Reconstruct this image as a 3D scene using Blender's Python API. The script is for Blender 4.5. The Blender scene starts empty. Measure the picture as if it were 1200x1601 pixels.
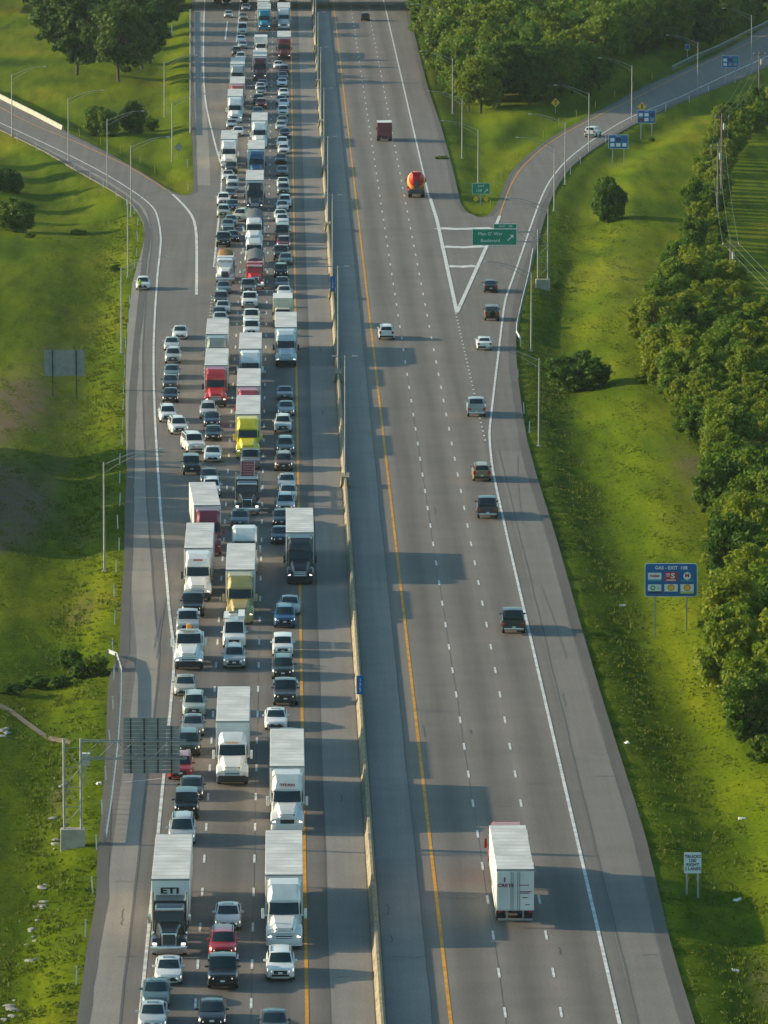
import bpy, bmesh, math, random
import numpy as np
from mathutils import Vector, Matrix
random.seed(7); RNG = np.random.default_rng(7)
scene = bpy.context.scene
COL = scene.collection
# ---- camera: long lens from a drone over the highway --------------------
cam_d = bpy.data.cameras.new('camera'); cam = bpy.data.objects.new('camera', cam_d); COL.objects.link(cam)
cam.location = (0, 0, 93.4)
cam.rotation_euler = (math.radians(90 - 8.1913), 0, math.radians(-.8690))
cam_d.sensor_fit = 'HORIZONTAL'; cam_d.sensor_width = 36; cam_d.lens = 308.55
cam_d.clip_start = 1; cam_d.clip_end = 30000
scene.camera = cam
# ---- sky, sun, exposure ---------------------------------------------------
SUN_EL, SUN_AZ = math.radians(15.8), math.radians(11.0)   # low sun from the left, a little beyond
world = bpy.data.worlds.new('World'); scene.world = world; world.use_nodes = True
wn = world.node_tree.nodes; wl_ = world.node_tree.links
sky = wn.new('ShaderNodeTexSky'); sky.sky_type = 'NISHITA'; sky.sun_disc = False
sky.sun_elevation = SUN_EL; sky.sun_rotation = -(math.pi / 2 - SUN_AZ); sky.altitude = 300; sky.dust_density = 1.6; sky.air_density = 1.0; sky.ozone_density = 1.5
wn['Background'].inputs['Strength'].default_value = 0.150
tint = wn.new('ShaderNodeMix'); tint.data_type = 'RGBA'; tint.blend_type = 'MULTIPLY'; tint.inputs[0].default_value = 1; tint.inputs[7].default_value = (.76, 1.0, .94, 1)   # the photograph's teal cast
wl_.new(sky.outputs[0], tint.inputs[6]); wl_.new(tint.outputs[2], wn['Background'].inputs[0])
sun_d = bpy.data.lights.new('sun', 'SUN'); sun = bpy.data.objects.new('sun', sun_d); COL.objects.link(sun)
sun_d.energy = 4.5; sun_d.angle = math.radians(.6); sun_d.color = (1.0, .79, .54)
sdir = Vector((math.cos(SUN_EL) * math.cos(SUN_AZ), -math.cos(SUN_EL) * math.sin(SUN_AZ), -math.sin(SUN_EL)))
sun.rotation_euler = sdir.to_track_quat('-Z', 'Y').to_euler(); sun.location = (-300, 900, 200)
vs = scene.view_settings
vs.view_transform = 'Standard'; vs.look = 'None'; vs.exposure = 0.82; vs.gamma = 1.0; vs.use_curve_mapping = False
scene.cycles.use_denoising = True
scene.cycles.max_bounces = 5; scene.cycles.diffuse_bounces = 2; scene.cycles.glossy_bounces = 2; scene.cycles.transmission_bounces = 2
scene.cycles.transparent_max_bounces = 4; scene.cycles.caustics_reflective = False; scene.cycles.caustics_refractive = False

# ---- materials ------------------------------------------------------------
M = {}
def mat(name, col, rough=.6, metal=0., spec=.4, noise=None, objcol=False, emit=None, bump=None, coat=0.):
    m = bpy.data.materials.new(name); m.use_nodes = True; nt = m.node_tree; N, L = nt.nodes, nt.links
    b = N['Principled BSDF']; b.inputs['Roughness'].default_value = rough; b.inputs['Metallic'].default_value = metal
    b.inputs['Specular IOR Level'].default_value = spec; b.inputs['Base Color'].default_value = (*col, 1)
    if coat: b.inputs['Coat Weight'].default_value = coat; b.inputs['Coat Roughness'].default_value = .08
    src = None
    if objcol:
        oi = N.new('ShaderNodeObjectInfo'); src = oi.outputs['Color']
    if noise:
        sc, lo, hi = noise
        tc = N.new('ShaderNodeTexCoord'); nz = N.new('ShaderNodeTexNoise'); nz.inputs['Scale'].default_value = sc; nz.inputs['Detail'].default_value = 5
        L.new(tc.outputs['Object'], nz.inputs['Vector'])
        mr = N.new('ShaderNodeMapRange'); mr.inputs['From Min'].default_value = .3; mr.inputs['From Max'].default_value = .7; mr.inputs['To Min'].default_value = lo; mr.inputs['To Max'].default_value = hi
        L.new(nz.outputs['Fac'], mr.inputs['Value'])
        mx = N.new('ShaderNodeMix'); mx.data_type = 'RGBA'; mx.blend_type = 'MULTIPLY'; mx.inputs[0].default_value = 1
        if src: L.new(src, mx.inputs[6])
        else: mx.inputs[6].default_value = (*col, 1)
        cb = N.new('ShaderNodeCombineColor'); [L.new(mr.outputs[0], cb.inputs[i]) for i in range(3)]
        L.new(cb.outputs[0], mx.inputs[7]); src = mx.outputs[2]
        if bump:
            bp = N.new('ShaderNodeBump'); bp.inputs['Strength'].default_value = bump; bp.inputs['Distance'].default_value = .05
            L.new(nz.outputs['Fac'], bp.inputs['Height']); L.new(bp.outputs[0], b.inputs['Normal'])
    if src: L.new(src, b.inputs['Base Color'])
    if emit: b.inputs['Emission Color'].default_value = (*emit[0], 1); b.inputs['Emission Strength'].default_value = emit[1]
    M[name] = m; return m
mat('paint', (.5, .5, .5), .30, 0, .5, noise=(1.3, .86, 1.04), objcol=True, coat=.35)
mat('truck_paint', (.5, .5, .5), .34, 0, .5, noise=(.9, .84, 1.05), objcol=True, coat=.25)
mat('trailer_white', (.62, .61, .58), .48, 0, .3, noise=(.45, .80, 1.06))
mat('trailer_roof', (.56, .55, .52), .6, 0, .25, noise=(.5, .74, 1.08))
mat('glass', (.008, .020, .024), .06, 0, .55)
mat('rubber', (.018, .018, .018), .85, 0, .2)
mat('alloy', (.42, .42, .43), .35, .8, .5)
mat('black_plastic', (.022, .022, .023), .6, 0, .3)
mat('dark_metal', (.06, .06, .062), .55, .3, .4)
mat('chrome', (.55, .55, .56), .22, .9, .5)
mat('lamp_glass', (.45, .46, .47), .15, 0, .6)
mat('lamp_lit', (.9, .9, .9), .2, 0, .5, emit=((1, .90, .74), 1.15))
mat('amber', (.75, .28, .03), .3, 0, .5)
mat('amber_lit', (.8, .3, .03), .3, 0, .5, emit=((1, .42, .06), 2.5))
mat('tail_red', (.35, .015, .012), .25, 0, .5)
mat('plate', (.6, .61, .6), .5)
mat('steel', (.36, .365, .37), .45, .55, .5, noise=(2, .85, 1.08))
mat('galv', (.27, .28, .275), .55, .35, .35, noise=(1.5, .8, 1.1))
mat('rail_steel', (.52, .54, .54), .4, .3, .5, noise=(1.5, .85, 1.08)); mat('roof_seam', (.49, .48, .455), .7); mat('drum_orange', (.74, .40, .07), .45, noise=(1, .85, 1.1))
mat('concrete', (.36, .33, .27), .85, 0, .2, noise=(.9, .72, 1.12), bump=.2)
mat('barrier_concrete', (.30, .25, .165), .85, 0, .2, noise=(.9, .50, 1.15), bump=.2)
mat('rock', (.26, .255, .235), .85, 0, .2, noise=(2.5, .7, 1.15), bump=.4)
mat('wood_pole', (.17, .14, .11), .85, 0, .2, noise=(3, .7, 1.2))
mat('wire', (.15, .155, .155), .5)
mat('sign_green', (.004, .20, .115), .5, 0, .3, noise=(1.2, .9, 1.08))
mat('sign_blue', (.006, .105, .31), .5, 0, .3, noise=(1.2, .9, 1.08))
mat('sign_white', (.66, .68, .68), .5, 0, .3, noise=(1.2, .92, 1.04))
mat('sign_yellow', (.72, .38, .015), .5)
mat('sign_back', (.25, .265, .265), .5, .5, .4, noise=(1.5, .82, 1.1))
mat('letter_black', (.02, .02, .02), .6); mat('letter_red', (.42, .015, .02), .5); mat('letter_dkred', (.2, .02, .03), .5)
mat('logo_red', (.5, .02, .02), .5); mat('logo_yellow', (.75, .42, .02), .5); mat('logo_green', (.01, .28, .06), .5); mat('logo_teal', (.02, .25, .3), .5); mat('logo_navy', (.01, .02, .09), .5); mat('logo_lime', (.45, .55, .05), .5)
mat('post_white', (.62, .63, .60), .6); mat('post_yellow', (.62, .42, .03), .6)
mat('brown_load', (.30, .16, .06), .8, noise=(2, .6, 1.2)); mat('tarp', (.085, .085, .085), .7, noise=(1.2, .7, 1.3)); mat('ladder_maroon', (.11, .02, .025), .5)
mat('bark', (.075, .055, .04), .9, noise=(4, .6, 1.3))
mat('hivis', (.45, .62, .04), .7); mat('trousers', (.02, .022, .03), .8); mat('skin', (.45, .27, .19), .6); mat('hair', (.03, .02, .015), .7)
mat('dirt', (.15, .11, .07), .9, noise=(.8, .7, 1.2))
mat('paint_white', (.60, .60, .57), .7, 0, .2, noise=(1.1, .58, 1.10)); mat('paint_yellow', (.58, .27, .022), .7, 0, .2, noise=(.8, .62, 1.10))

def asphalt(name, base, lane0=None, width=3.65, streak=.12, tint=None):
    """worn asphalt: fine grain, long streaks along the road, wheel-path polish"""
    m = bpy.data.materials.new(name); m.use_nodes = True; nt = m.node_tree; N, L = nt.nodes, nt.links
    b = N['Principled BSDF']; b.inputs['Roughness'].default_value = .82; b.inputs['Specular IOR Level'].default_value = .25
    tc = N.new('ShaderNodeTexCoord')
    def nz(scale, stretch=(1, 1, 1), det=4):
        mp = N.new('ShaderNodeMapping'); mp.inputs['Scale'].default_value = stretch; L.new(tc.outputs['Object'], mp.inputs[0])
        n = N.new('ShaderNodeTexNoise'); n.inputs['Scale'].default_value = scale; n.inputs['Detail'].default_value = det; L.new(mp.outputs[0], n.inputs[0]); return n.outputs['Fac']
    def rng(v, lo, hi, a=.3, c=.7):
        r = N.new('ShaderNodeMapRange'); r.inputs[1].default_value = a; r.inputs[2].default_value = c; r.inputs[3].default_value = lo; r.inputs[4].default_value = hi; L.new(v, r.inputs[0]); return r.outputs[0]
    def mul(a, c):
        q = N.new('ShaderNodeMath'); q.operation = 'MULTIPLY'; L.new(a, q.inputs[0]); L.new(c, q.inputs[1]); return q.outputs[0]
    v = rng(nz(5.0), .86, 1.14)
    v = mul(v, rng(nz(.25), .93, 1.07)); v = mul(v, rng(nz(1.0, (1.3, .02, 1)), 1 - streak, 1 + streak))
    v = mul(v, rng(nz(1.0, (.12, .05, 1), 2), .93, 1.07))
    if lane0 is not None:
        sx = N.new('ShaderNodeSeparateXYZ'); L.new(tc.outputs['Object'], sx.inputs[0])
        q = N.new('ShaderNodeMath'); q.operation = 'MULTIPLY_ADD'; q.inputs[1].default_value = 2 * math.pi / width; q.inputs[2].default_value = -2 * math.pi * lane0 / width; L.new(sx.outputs[0], q.inputs[0])
        c = N.new('ShaderNodeMath'); c.operation = 'COSINE'; L.new(q.outputs[0], c.inputs[0])
        r = N.new('ShaderNodeMapRange'); r.inputs[1].default_value = -1; r.inputs[2].default_value = 1; r.inputs[3].default_value = .76; r.inputs[4].default_value = 1.08; L.new(c.outputs[0], r.inputs[0]); v = mul(v, r.outputs[0])
    mx = N.new('ShaderNodeMix'); mx.data_type = 'RGBA'; mx.blend_type = 'MULTIPLY'; mx.inputs[0].default_value = 1; mx.inputs[6].default_value = (*base, 1)
    cb = N.new('ShaderNodeCombineColor'); [L.new(v, cb.inputs[i]) for i in range(3)]; L.new(cb.outputs[0], mx.inputs[7]); L.new(mx.outputs[2], b.inputs['Base Color'])
    M[name] = m
asphalt('asphalt', (.132, .118, .105)); asphalt('asphalt_left', (.132, .115, .100), 1.35 - .0, streak=.10); asphalt('asphalt_right', (.150, .131, .114), 10.65, streak=.10)
asphalt('shoulder_light', (.215, .195, .168), streak=.06); asphalt('shoulder_inner', (.190, .174, .154), streak=.08); asphalt('shoulder_right', (.152, .138, .123), streak=.08)
asphalt('verge_gravel', (.088, .080, .072), streak=.12); asphalt('patch_blue', (.100, .108, .112), streak=.05)

def foliage(name, dark, light, scale=.35, transl=.3):
    m = bpy.data.materials.new(name); m.use_nodes = True; nt = m.node_tree; N, L = nt.nodes, nt.links
    b = N['Principled BSDF']; b.inputs['Roughness'].default_value = .65; b.inputs['Specular IOR Level'].default_value = .2
    tc = N.new('ShaderNodeTexCoord'); nz = N.new('ShaderNodeTexNoise'); nz.inputs['Scale'].default_value = scale; nz.inputs['Detail'].default_value = 4; L.new(tc.outputs['Object'], nz.inputs[0])
    oi = N.new('ShaderNodeObjectInfo'); ad = N.new('ShaderNodeMath'); ad.operation = 'MULTIPLY_ADD'; ad.inputs[1].default_value = .62; L.new(oi.outputs['Random'], ad.inputs[0]); L.new(nz.outputs['Fac'], ad.inputs[2])
    r = N.new('ShaderNodeValToRGB'); md_ = r.color_ramp.elements.new(.72); md_.color = tuple(dark[i] * .45 + light[i] * (.42, .58, .5)[i] for i in range(3)) + (1,); r.color_ramp.elements[0].position = .40; r.color_ramp.elements[0].color = (*dark, 1); r.color_ramp.elements[2].position = 1.05 if False else 1.0; r.color_ramp.elements[2].color = (*light, 1)
    L.new(ad.outputs[0], r.inputs[0]); L.new(r.outputs[0], b.inputs['Base Color'])
    tr = N.new('ShaderNodeBsdfTranslucent'); L.new(r.outputs[0], tr.inputs[0]); mx = N.new('ShaderNodeMixShader'); mx.inputs[0].default_value = transl
    L.new(b.outputs[0], mx.inputs[1]); L.new(tr.outputs[0], mx.inputs[2]); L.new(mx.outputs[0], N['Material Output'].inputs[0]); M[name] = m
foliage('leaf_hedge', (.040, .092, .007), (.185, .225, .009), .35, .42); foliage('leaf_wood', (.030, .078, .009), (.150, .200, .011), .35, .42); foliage('leaf_dark', (.022, .060, .012), (.075, .125, .016), .35, .35); foliage('leaf_shrub', (.030, .075, .008), (.11, .165, .010), .35, .35)
foliage('grass_blade', (.048, .080, .003), (.092, .122, .004), .06, .25)

def ground_mat():
    m = bpy.data.materials.new('grass_ground'); m.use_nodes = True; nt = m.node_tree; N, L = nt.nodes, nt.links
    b = N['Principled BSDF']; b.inputs['Roughness'].default_value = .95; b.inputs['Specular IOR Level'].default_value = .02
    tc = N.new('ShaderNodeTexCoord')
    def nz(scale, stretch=(1, 1, 1), det=5):
        mp = N.new('ShaderNodeMapping'); mp.inputs['Scale'].default_value = stretch; L.new(tc.outputs['Object'], mp.inputs[0])
        n = N.new('ShaderNodeTexNoise'); n.inputs['Scale'].default_value = scale; n.inputs['Detail'].default_value = det; L.new(mp.outputs[0], n.inputs[0]); return n.outputs['Fac']
    def ramp(v, stops):
        r = N.new('ShaderNodeValToRGB'); e = r.color_ramp.elements
        e[0].position, e[0].color = stops[0][0], (*stops[0][1], 1); e[1].position, e[1].color = stops[-1][0], (*stops[-1][1], 1)
        for p, c in stops[1:-1]: q = e.new(p); q.color = (*c, 1)
        L.new(v, r.inputs[0]); return r.outputs[0]
    big = ramp(nz(.05, (1, .45, 1)), [(.28, (.046, .084, .002)), (.45, (.088, .126, .002)), (.60, (.126, .150, .003)), (.78, (.165, .142, .011))])
    mid = ramp(nz(.45, (1, .10, 1)), [(.26, (.52, .62, .56)), (.52, (1, 1, 1)), (.72, (1.25, 1.18, 1.1))])
    fine = ramp(nz(3.5, (1, .5, 1), 6), [(.25, (.60, .66, .60)), (.55, (1, 1, 1)), (.8, (1.3, 1.25, 1.15))])
    def mulc(a, c):
        mx = N.new('ShaderNodeMix'); mx.data_type = 'RGBA'; mx.blend_type = 'MULTIPLY'; mx.inputs[0].default_value = 1; L.new(a, mx.inputs[6]); L.new(c, mx.inputs[7]); return mx.outputs[2]
    c = mulc(mulc(big, mid), fine)
    ar = N.new('ShaderNodeAttribute'); ar.attribute_name = 'rough'   # unmown, weedy growth, with bank and tree shade painted into its darker colour
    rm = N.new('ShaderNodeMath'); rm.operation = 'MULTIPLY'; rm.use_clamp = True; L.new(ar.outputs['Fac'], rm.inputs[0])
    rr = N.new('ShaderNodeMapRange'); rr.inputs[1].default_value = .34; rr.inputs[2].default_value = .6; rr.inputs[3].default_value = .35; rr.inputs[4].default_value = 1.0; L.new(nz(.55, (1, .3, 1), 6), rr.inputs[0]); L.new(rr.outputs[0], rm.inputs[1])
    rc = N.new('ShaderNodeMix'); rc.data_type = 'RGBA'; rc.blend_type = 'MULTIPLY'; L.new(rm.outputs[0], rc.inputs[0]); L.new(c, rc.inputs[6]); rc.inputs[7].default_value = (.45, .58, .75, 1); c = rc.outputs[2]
    at = N.new('ShaderNodeAttribute'); at.attribute_name = 'bare'
    mx = N.new('ShaderNodeMix'); mx.data_type = 'RGBA'; nb = nz(.35, (1, .5, 1), 6)
    q = N.new('ShaderNodeMath'); q.operation = 'MULTIPLY_ADD'; q.inputs[1].default_value = 2.2; q.inputs[2].default_value = -1.1; L.new(nb, q.inputs[0])
    s = N.new('ShaderNodeMath'); s.operation = 'ADD'; s.use_clamp = True; L.new(at.outputs['Fac'], s.inputs[0]); L.new(q.outputs[0], s.inputs[1])
    t = N.new('ShaderNodeMath'); t.operation = 'MULTIPLY'; t.use_clamp = True; L.new(s.outputs[0], t.inputs[0]); L.new(at.outputs['Fac'], t.inputs[1])
    L.new(t.outputs[0], mx.inputs[0]); L.new(c, mx.inputs[6]); mx.inputs[7].default_value = (.125, .092, .055, 1); L.new(mx.outputs[2], b.inputs['Base Color'])
    bp = N.new('ShaderNodeBump'); bp.inputs['Strength'].default_value = .45; bp.inputs['Distance'].default_value = .22; L.new(nz(1.6, (1, .7, 1), 6), bp.inputs['Height']); L.new(bp.outputs[0], b.inputs['Normal'])
    M['grass_ground'] = m
ground_mat()

# ---- mesh helpers ---------------------------------------------------------
class MB:
    def __init__(s): s.v = []; s.f = []
    def add(s, vs, fs):
        o = len(s.v); s.v += [tuple(p) for p in vs]; s.f += [tuple(i + o for i in f) for f in fs]; return s
    def box(s, x0, x1, y0, y1, z0, z1, bev=0.):
        if bev <= 0:
            return s.add([(x0, y0, z0), (x1, y0, z0), (x1, y1, z0), (x0, y1, z0), (x0, y0, z1), (x1, y0, z1), (x1, y1, z1), (x0, y1, z1)],
                         [(0, 3, 2, 1), (4, 5, 6, 7), (0, 1, 5, 4), (1, 2, 6, 5), (2, 3, 7, 6), (3, 0, 4, 7)])
        bm = bmesh.new(); bmesh.ops.create_cube(bm, size=1)
        for v in bm.verts: v.co = ((x0 + x1) / 2 + v.co.x * (x1 - x0), (y0 + y1) / 2 + v.co.y * (y1 - y0), (z0 + z1) / 2 + v.co.z * (z1 - z0))
        bmesh.ops.bevel(bm, geom=list(bm.edges), offset=bev, segments=2, affect='EDGES', profile=.5); return s.bm(bm)
    def bm(s, bm):
        bm.verts.index_update(); s.add([v.co[:] for v in bm.verts], [[v.index for v in f.verts] for f in bm.faces]); bm.free(); return s
    def hexa(s, p):   # 8 corners: bottom 4 (ccw), top 4
        return s.add(p, [(0, 3, 2, 1), (4, 5, 6, 7), (0, 1, 5, 4), (1, 2, 6, 5), (2, 3, 7, 6), (3, 0, 4, 7)])
    def loft(s, rings, cap=True, closed=True):
        o = len(s.v); n = len(rings[0])
        for r in rings: s.v += [tuple(p) for p in r]
        for i in range(len(rings) - 1):
            for k in range(n if closed else n - 1):
                a = o + i * n + k; c = o + i * n + (k + 1) % n; s.f.append((a, c, c + n, a + n))
        if cap: s.f.append(tuple(o + k for k in reversed(range(n)))); s.f.append(tuple(o + (len(rings) - 1) * n + k for k in range(n)))
        return s
    def tube(s, pts, r, n=8, cap=True):
        rings = []; P = [Vector(p) for p in pts]
        for i, p in enumerate(P):
            t = (P[min(i + 1, len(P) - 1)] - P[max(i - 1, 0)]).normalized(); a = t.orthogonal().normalized(); c = t.cross(a)
            q = r[i] if isinstance(r, (list, tuple)) else r
            rings.append([p + (a * math.cos(2 * math.pi * k / n) + c * math.sin(2 * math.pi * k / n)) * q for k in range(n)])
        return s.loft(rings, cap)
    def cylx(s, x0, x1, y, z, r, n=16, r1=None):
        r1 = r if r1 is None else r1
        return s.loft([[(x, y + rr * math.cos(2 * math.pi * k / n), z + rr * math.sin(2 * math.pi * k / n)) for k in range(n)] for x, rr in ((x0, r), (x1, r1))])
    def panel(s, a, b, c, d, th=.012, out=None):
        """thin slab on the quad a b c d, lifted by th along its normal"""
        a, b, c, d = map(Vector, (a, b, c, d)); n = (c - a).cross(d - b).normalized()
        if out is not None and n.dot(Vector(out)) < 0: n = -n; b, d = d, b
        lo = [p - n * .02 for p in (a, b, c, d)]; hi = [p + n * th for p in (a, b, c, d)]
        return s.hexa(lo + hi)
    def build(s, name, m, smooth=35):
        me = bpy.data.meshes.new(name); me.from_pydata(s.v, [], s.f)
        bm = bmesh.new(); bm.from_mesh(me); bmesh.ops.remove_doubles(bm, verts=bm.verts, dist=1e-4); bmesh.ops.recalc_face_normals(bm, faces=bm.faces); bm.to_mesh(me); bm.free()
        me.materials.append(M[m] if isinstance(m, str) else m)
        if smooth: me.shade_smooth(); me.set_sharp_from_angle(angle=math.radians(smooth))
        return me
def obj(name, me, parent=None, loc=(0, 0, 0), rz=0., color=None):
    o = bpy.data.objects.new(name, me); COL.objects.link(o); o.parent = parent; o.location = loc
    if rz: o.rotation_euler = (0, 0, rz)
    if color: o.color = (*color, 1)
    return o
def tag(o, label, cat, group=None):
    o['label'] = label; o['category'] = cat
    if group: o['group'] = group
    return o
def empty(name, loc, rz=0.):
    o = bpy.data.objects.new(name, None); COL.objects.link(o); o.location = loc; o.empty_display_size = .5
    if rz: o.rotation_euler = (0, 0, rz)
    return o
def struct(name, me, parent=None):
    o = obj(name, me, parent)
    if parent is None: o['kind'] = 'structure'
    return o
def lerp(a, b, t): return tuple(p + (q - p) * t for p, q in zip(a, b))
_txt = {}
def text_mesh(body, size, m, sx=1., bold=.0):
    k = (body, size, m, sx, bold)
    if k in _txt: return _txt[k]
    cu = bpy.data.curves.new('lettering', 'FONT'); cu.body = body; cu.size = size; cu.align_x = 'CENTER'; cu.align_y = 'CENTER'; cu.extrude = .012; cu.offset = bold; cu.resolution_u = 2; cu.space_line = .95
    o = bpy.data.objects.new('lettering', cu); COL.objects.link(o); bpy.context.view_layer.update()
    me = bpy.data.meshes.new_from_object(o.evaluated_get(bpy.context.evaluated_depsgraph_get())); bpy.data.objects.remove(o)
    me.transform(Matrix.Diagonal((sx, 1, 1, 1))); me.transform(Matrix.Rotation(math.pi / 2, 4, 'X'))    # upright, read from -Y
    me.materials.clear(); me.materials.append(M[m]); _txt[k] = me; return me

# ---- terrain -------------------------------------------------------------
import numpy as np
_T = {}
def init_terrain(pave):
    P = np.array(pave); Q = np.roll(P, -1, axis=0); S = []
    for a, b in zip(P, Q):
        n = max(1, int(np.linalg.norm(b - a) / 4.0)); t = np.arange(n)[:, None] / n
        S.append(a + (b - a) * t)
    _T['S'] = np.concatenate(S); _T['P'] = P; _T['Q'] = Q
def pave_dist(x, y):
    """distance to the paved area's edge; negative inside"""
    S, P, Q = _T['S'], _T['P'], _T['Q']; out = np.empty(x.shape); n = len(x)
    for i in range(0, n, 4000):
        xs, ys = x[i:i+4000, None], y[i:i+4000, None]
        d = np.sqrt(((xs - S[None, :, 0])**2 + (ys - S[None, :, 1])**2).min(1))
        c = ((P[None, :, 1] > ys) != (Q[None, :, 1] > ys)) & (xs < (Q[None, :, 0] - P[None, :, 0]) * (ys - P[None, :, 1]) / (Q[None, :, 1] - P[None, :, 1] + 1e-12) + P[None, :, 0])
        ins = c.sum(1) % 2 == 1
        out[i:i+4000] = np.where(ins, -d, d)
    return out
def _sm(t, a, b):
    u = np.clip((t - a) / (b - a), 0, 1); return u * u * (3 - 2 * u)
BUMPS = [  # x, y, radius x, radius y, height
    (-30, 470, 10, 90, .45), (-40, 640, 11, 70, .5), (-42, 840, 11, 45, 1.3), (-33, 985, 11, 50, -2.0), (-60, 1120, 22, 60, .7),
    (38, 455, 8, 60, 1.2), (37, 560, 6, 60, .5), (42, 690, 8, 55, 1.0), (46, 850, 8, 60, 1.1), (52, 1010, 9, 70, 1.0), (72, 640, 14, 130, 1.5), (-31, 590, 5, 12, -1.0),
    (82, 880, 12, 80, -1.5), (60, 1190, 16, 40, .8)]
def terrain_h(x, y):
    t = pave_dist(x, y)
    h = np.where(x > 0, -.85, -1.0) * _sm(t, 1.0, 5.2) + np.where(x > 0, 1.05, .62) * _sm(t, 6.0, 13.0)
    k = _sm(t, 2, 12); b = np.zeros_like(h)
    for bx, by, rx, ry, a in BUMPS: b += a * np.exp(-((x - bx) / rx)**2 - ((y - by) / ry)**2)
    b += .14 * np.sin(x * .16 + 1.3 * np.sin(y * .021)) * np.sin(y * .027 + x * .03)
    far = _sm(np.abs(y - 900), 900, 3000) + _sm(np.abs(x), 200, 800)
    return np.where(t < 1.0, -.14, -.10 + h + k * b * (1 - np.clip(far, 0, 1)))

# ---- measured layout, metres (x across the road, y along it)
PAVE = [(-13.6,340.0),(-13.54,416.67),(-13.58,428.28),(-13.59,439.29),(-13.49,448.66),(-13.44,457.09),(-13.58,464.35),(-13.77,472.23),(-13.88,482.76),(-14.01,494.87),(-14.21,508.44),(-14.45,522.64),(-14.78,537.41),(-14.97,550.36),(-14.71,557.17),(-14.43,563.62),(-14.59,575.02),(-14.87,588.4),(-15.05,602.09),(-15.28,617.42),(-15.68,635.52),(-16.12,655.26),(-16.44,676.15),(-16.78,697.41),(-17.23,718.6),(-17.66,738.26),(-17.88,753.21),(-18.05,768.21),(-18.29,788.24),(-18.52,809.51),(-18.71,829.57),(-18.91,849.31),(-19.17,869.41),(-19.4,888.16),(-19.48,903.83),(-19.57,917.24),(-19.81,928.2),(-20.19,938.01),(-20.79,948.16),(-21.54,957.8),(-22.31,965.9),(-23.43,974.45),(-25.28,985.49),(-27.57,997.93),(-30.18,1011.52),(-32.93,1025.86),(-35.36,1039.7),(-38.27,1055.36),(-42.53,1075.48),(-47.47,1097.84),(-52.83,1121.22),(-58.4,1145.21),(-61.97,1216.35),(-55.97,1190.58),(-50.37,1165.96),(-45.81,1143.93),(-42.06,1124.81),(-39.34,1110.29),(-37.0,1097.68),(-34.52,1085.44),(-31.76,1071.8),(-28.14,1052.67),(-24.61,1033.49),(-22.05,1018.98),(-20.07,1007.29),(-18.71,998.36),(-17.64,991.57),(-16.54,986.55),(-15.47,982.35),(-14.6,981.33),(-14.21,983.47),(-13.9,986.39),(-13.77,987.76),(-13.86,997.72),(-14.29,1028.76),(-14.96,1071.55),(-15.82,1120.05),(-16.79,1176.89),(-17.81,1246.76),(-18.75,1317.41),(-19.4,1374.99),(-19.96,1428.96),(-20.4,1700.0),(27.0,1700.0),(26.8,1428.25),(26.56,1409.71),(26.36,1383.06),(26.22,1330.2),(26.12,1273.07),(25.97,1232.41),(25.89,1193.83),(26.11,1147.69),(26.34,1100.51),(26.33,1053.68),(26.24,1013.0),(26.09,986.32),(26.04,968.76),(26.35,959.62),(26.77,954.2),(28.07,947.53),(28.74,948.21),(29.45,950.35),(30.28,956.55),(31.12,964.76),(31.77,973.28),(32.49,983.65),(33.45,997.72),(34.63,1012.87),(35.98,1025.98),(37.8,1040.42),(40.63,1060.31),(43.77,1080.34),(46.48,1094.55),(49.47,1109.09),(53.39,1129.42),(57.75,1151.71),(61.91,1172.49),(66.96,1196.19),(74.23,1226.66),(82.43,1262.17),(90.4,1302.66),(99.08,1347.04),(109.36,1394.76),(120.21,1444.0),(110.64,1328.2),(100.33,1279.38),(90.97,1235.98),(84.38,1208.43),(78.84,1187.11),(73.03,1165.47),(67.56,1144.67),(62.64,1123.63),(58.11,1102.56),(53.77,1080.65),(49.98,1059.87),(47.1,1042.58),(44.83,1026.88),(43.05,1011.72),(41.58,996.88),(40.26,982.22),(39.01,966.59),(37.69,947.94),(36.41,928.92),(35.29,912.33),(34.16,895.71),(32.82,877.19),(31.47,857.75),(30.17,837.59),(29.03,817.16),(28.18,796.44),(27.54,776.97),(27.14,761.91),(26.83,746.33),(26.41,724.98),(26.08,701.95),(26.05,679.03),(26.14,657.82),(26.22,642.16),(26.29,627.09),(26.29,608.19),(26.28,587.77),(26.3,566.21),(26.33,544.92),(26.42,525.5),(26.53,507.77),(26.64,493.04),(26.68,478.44),(26.51,460.14),(26.33,442.26),(26.35,428.62),(26.43,416.26),(26.7,340.0)]
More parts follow.
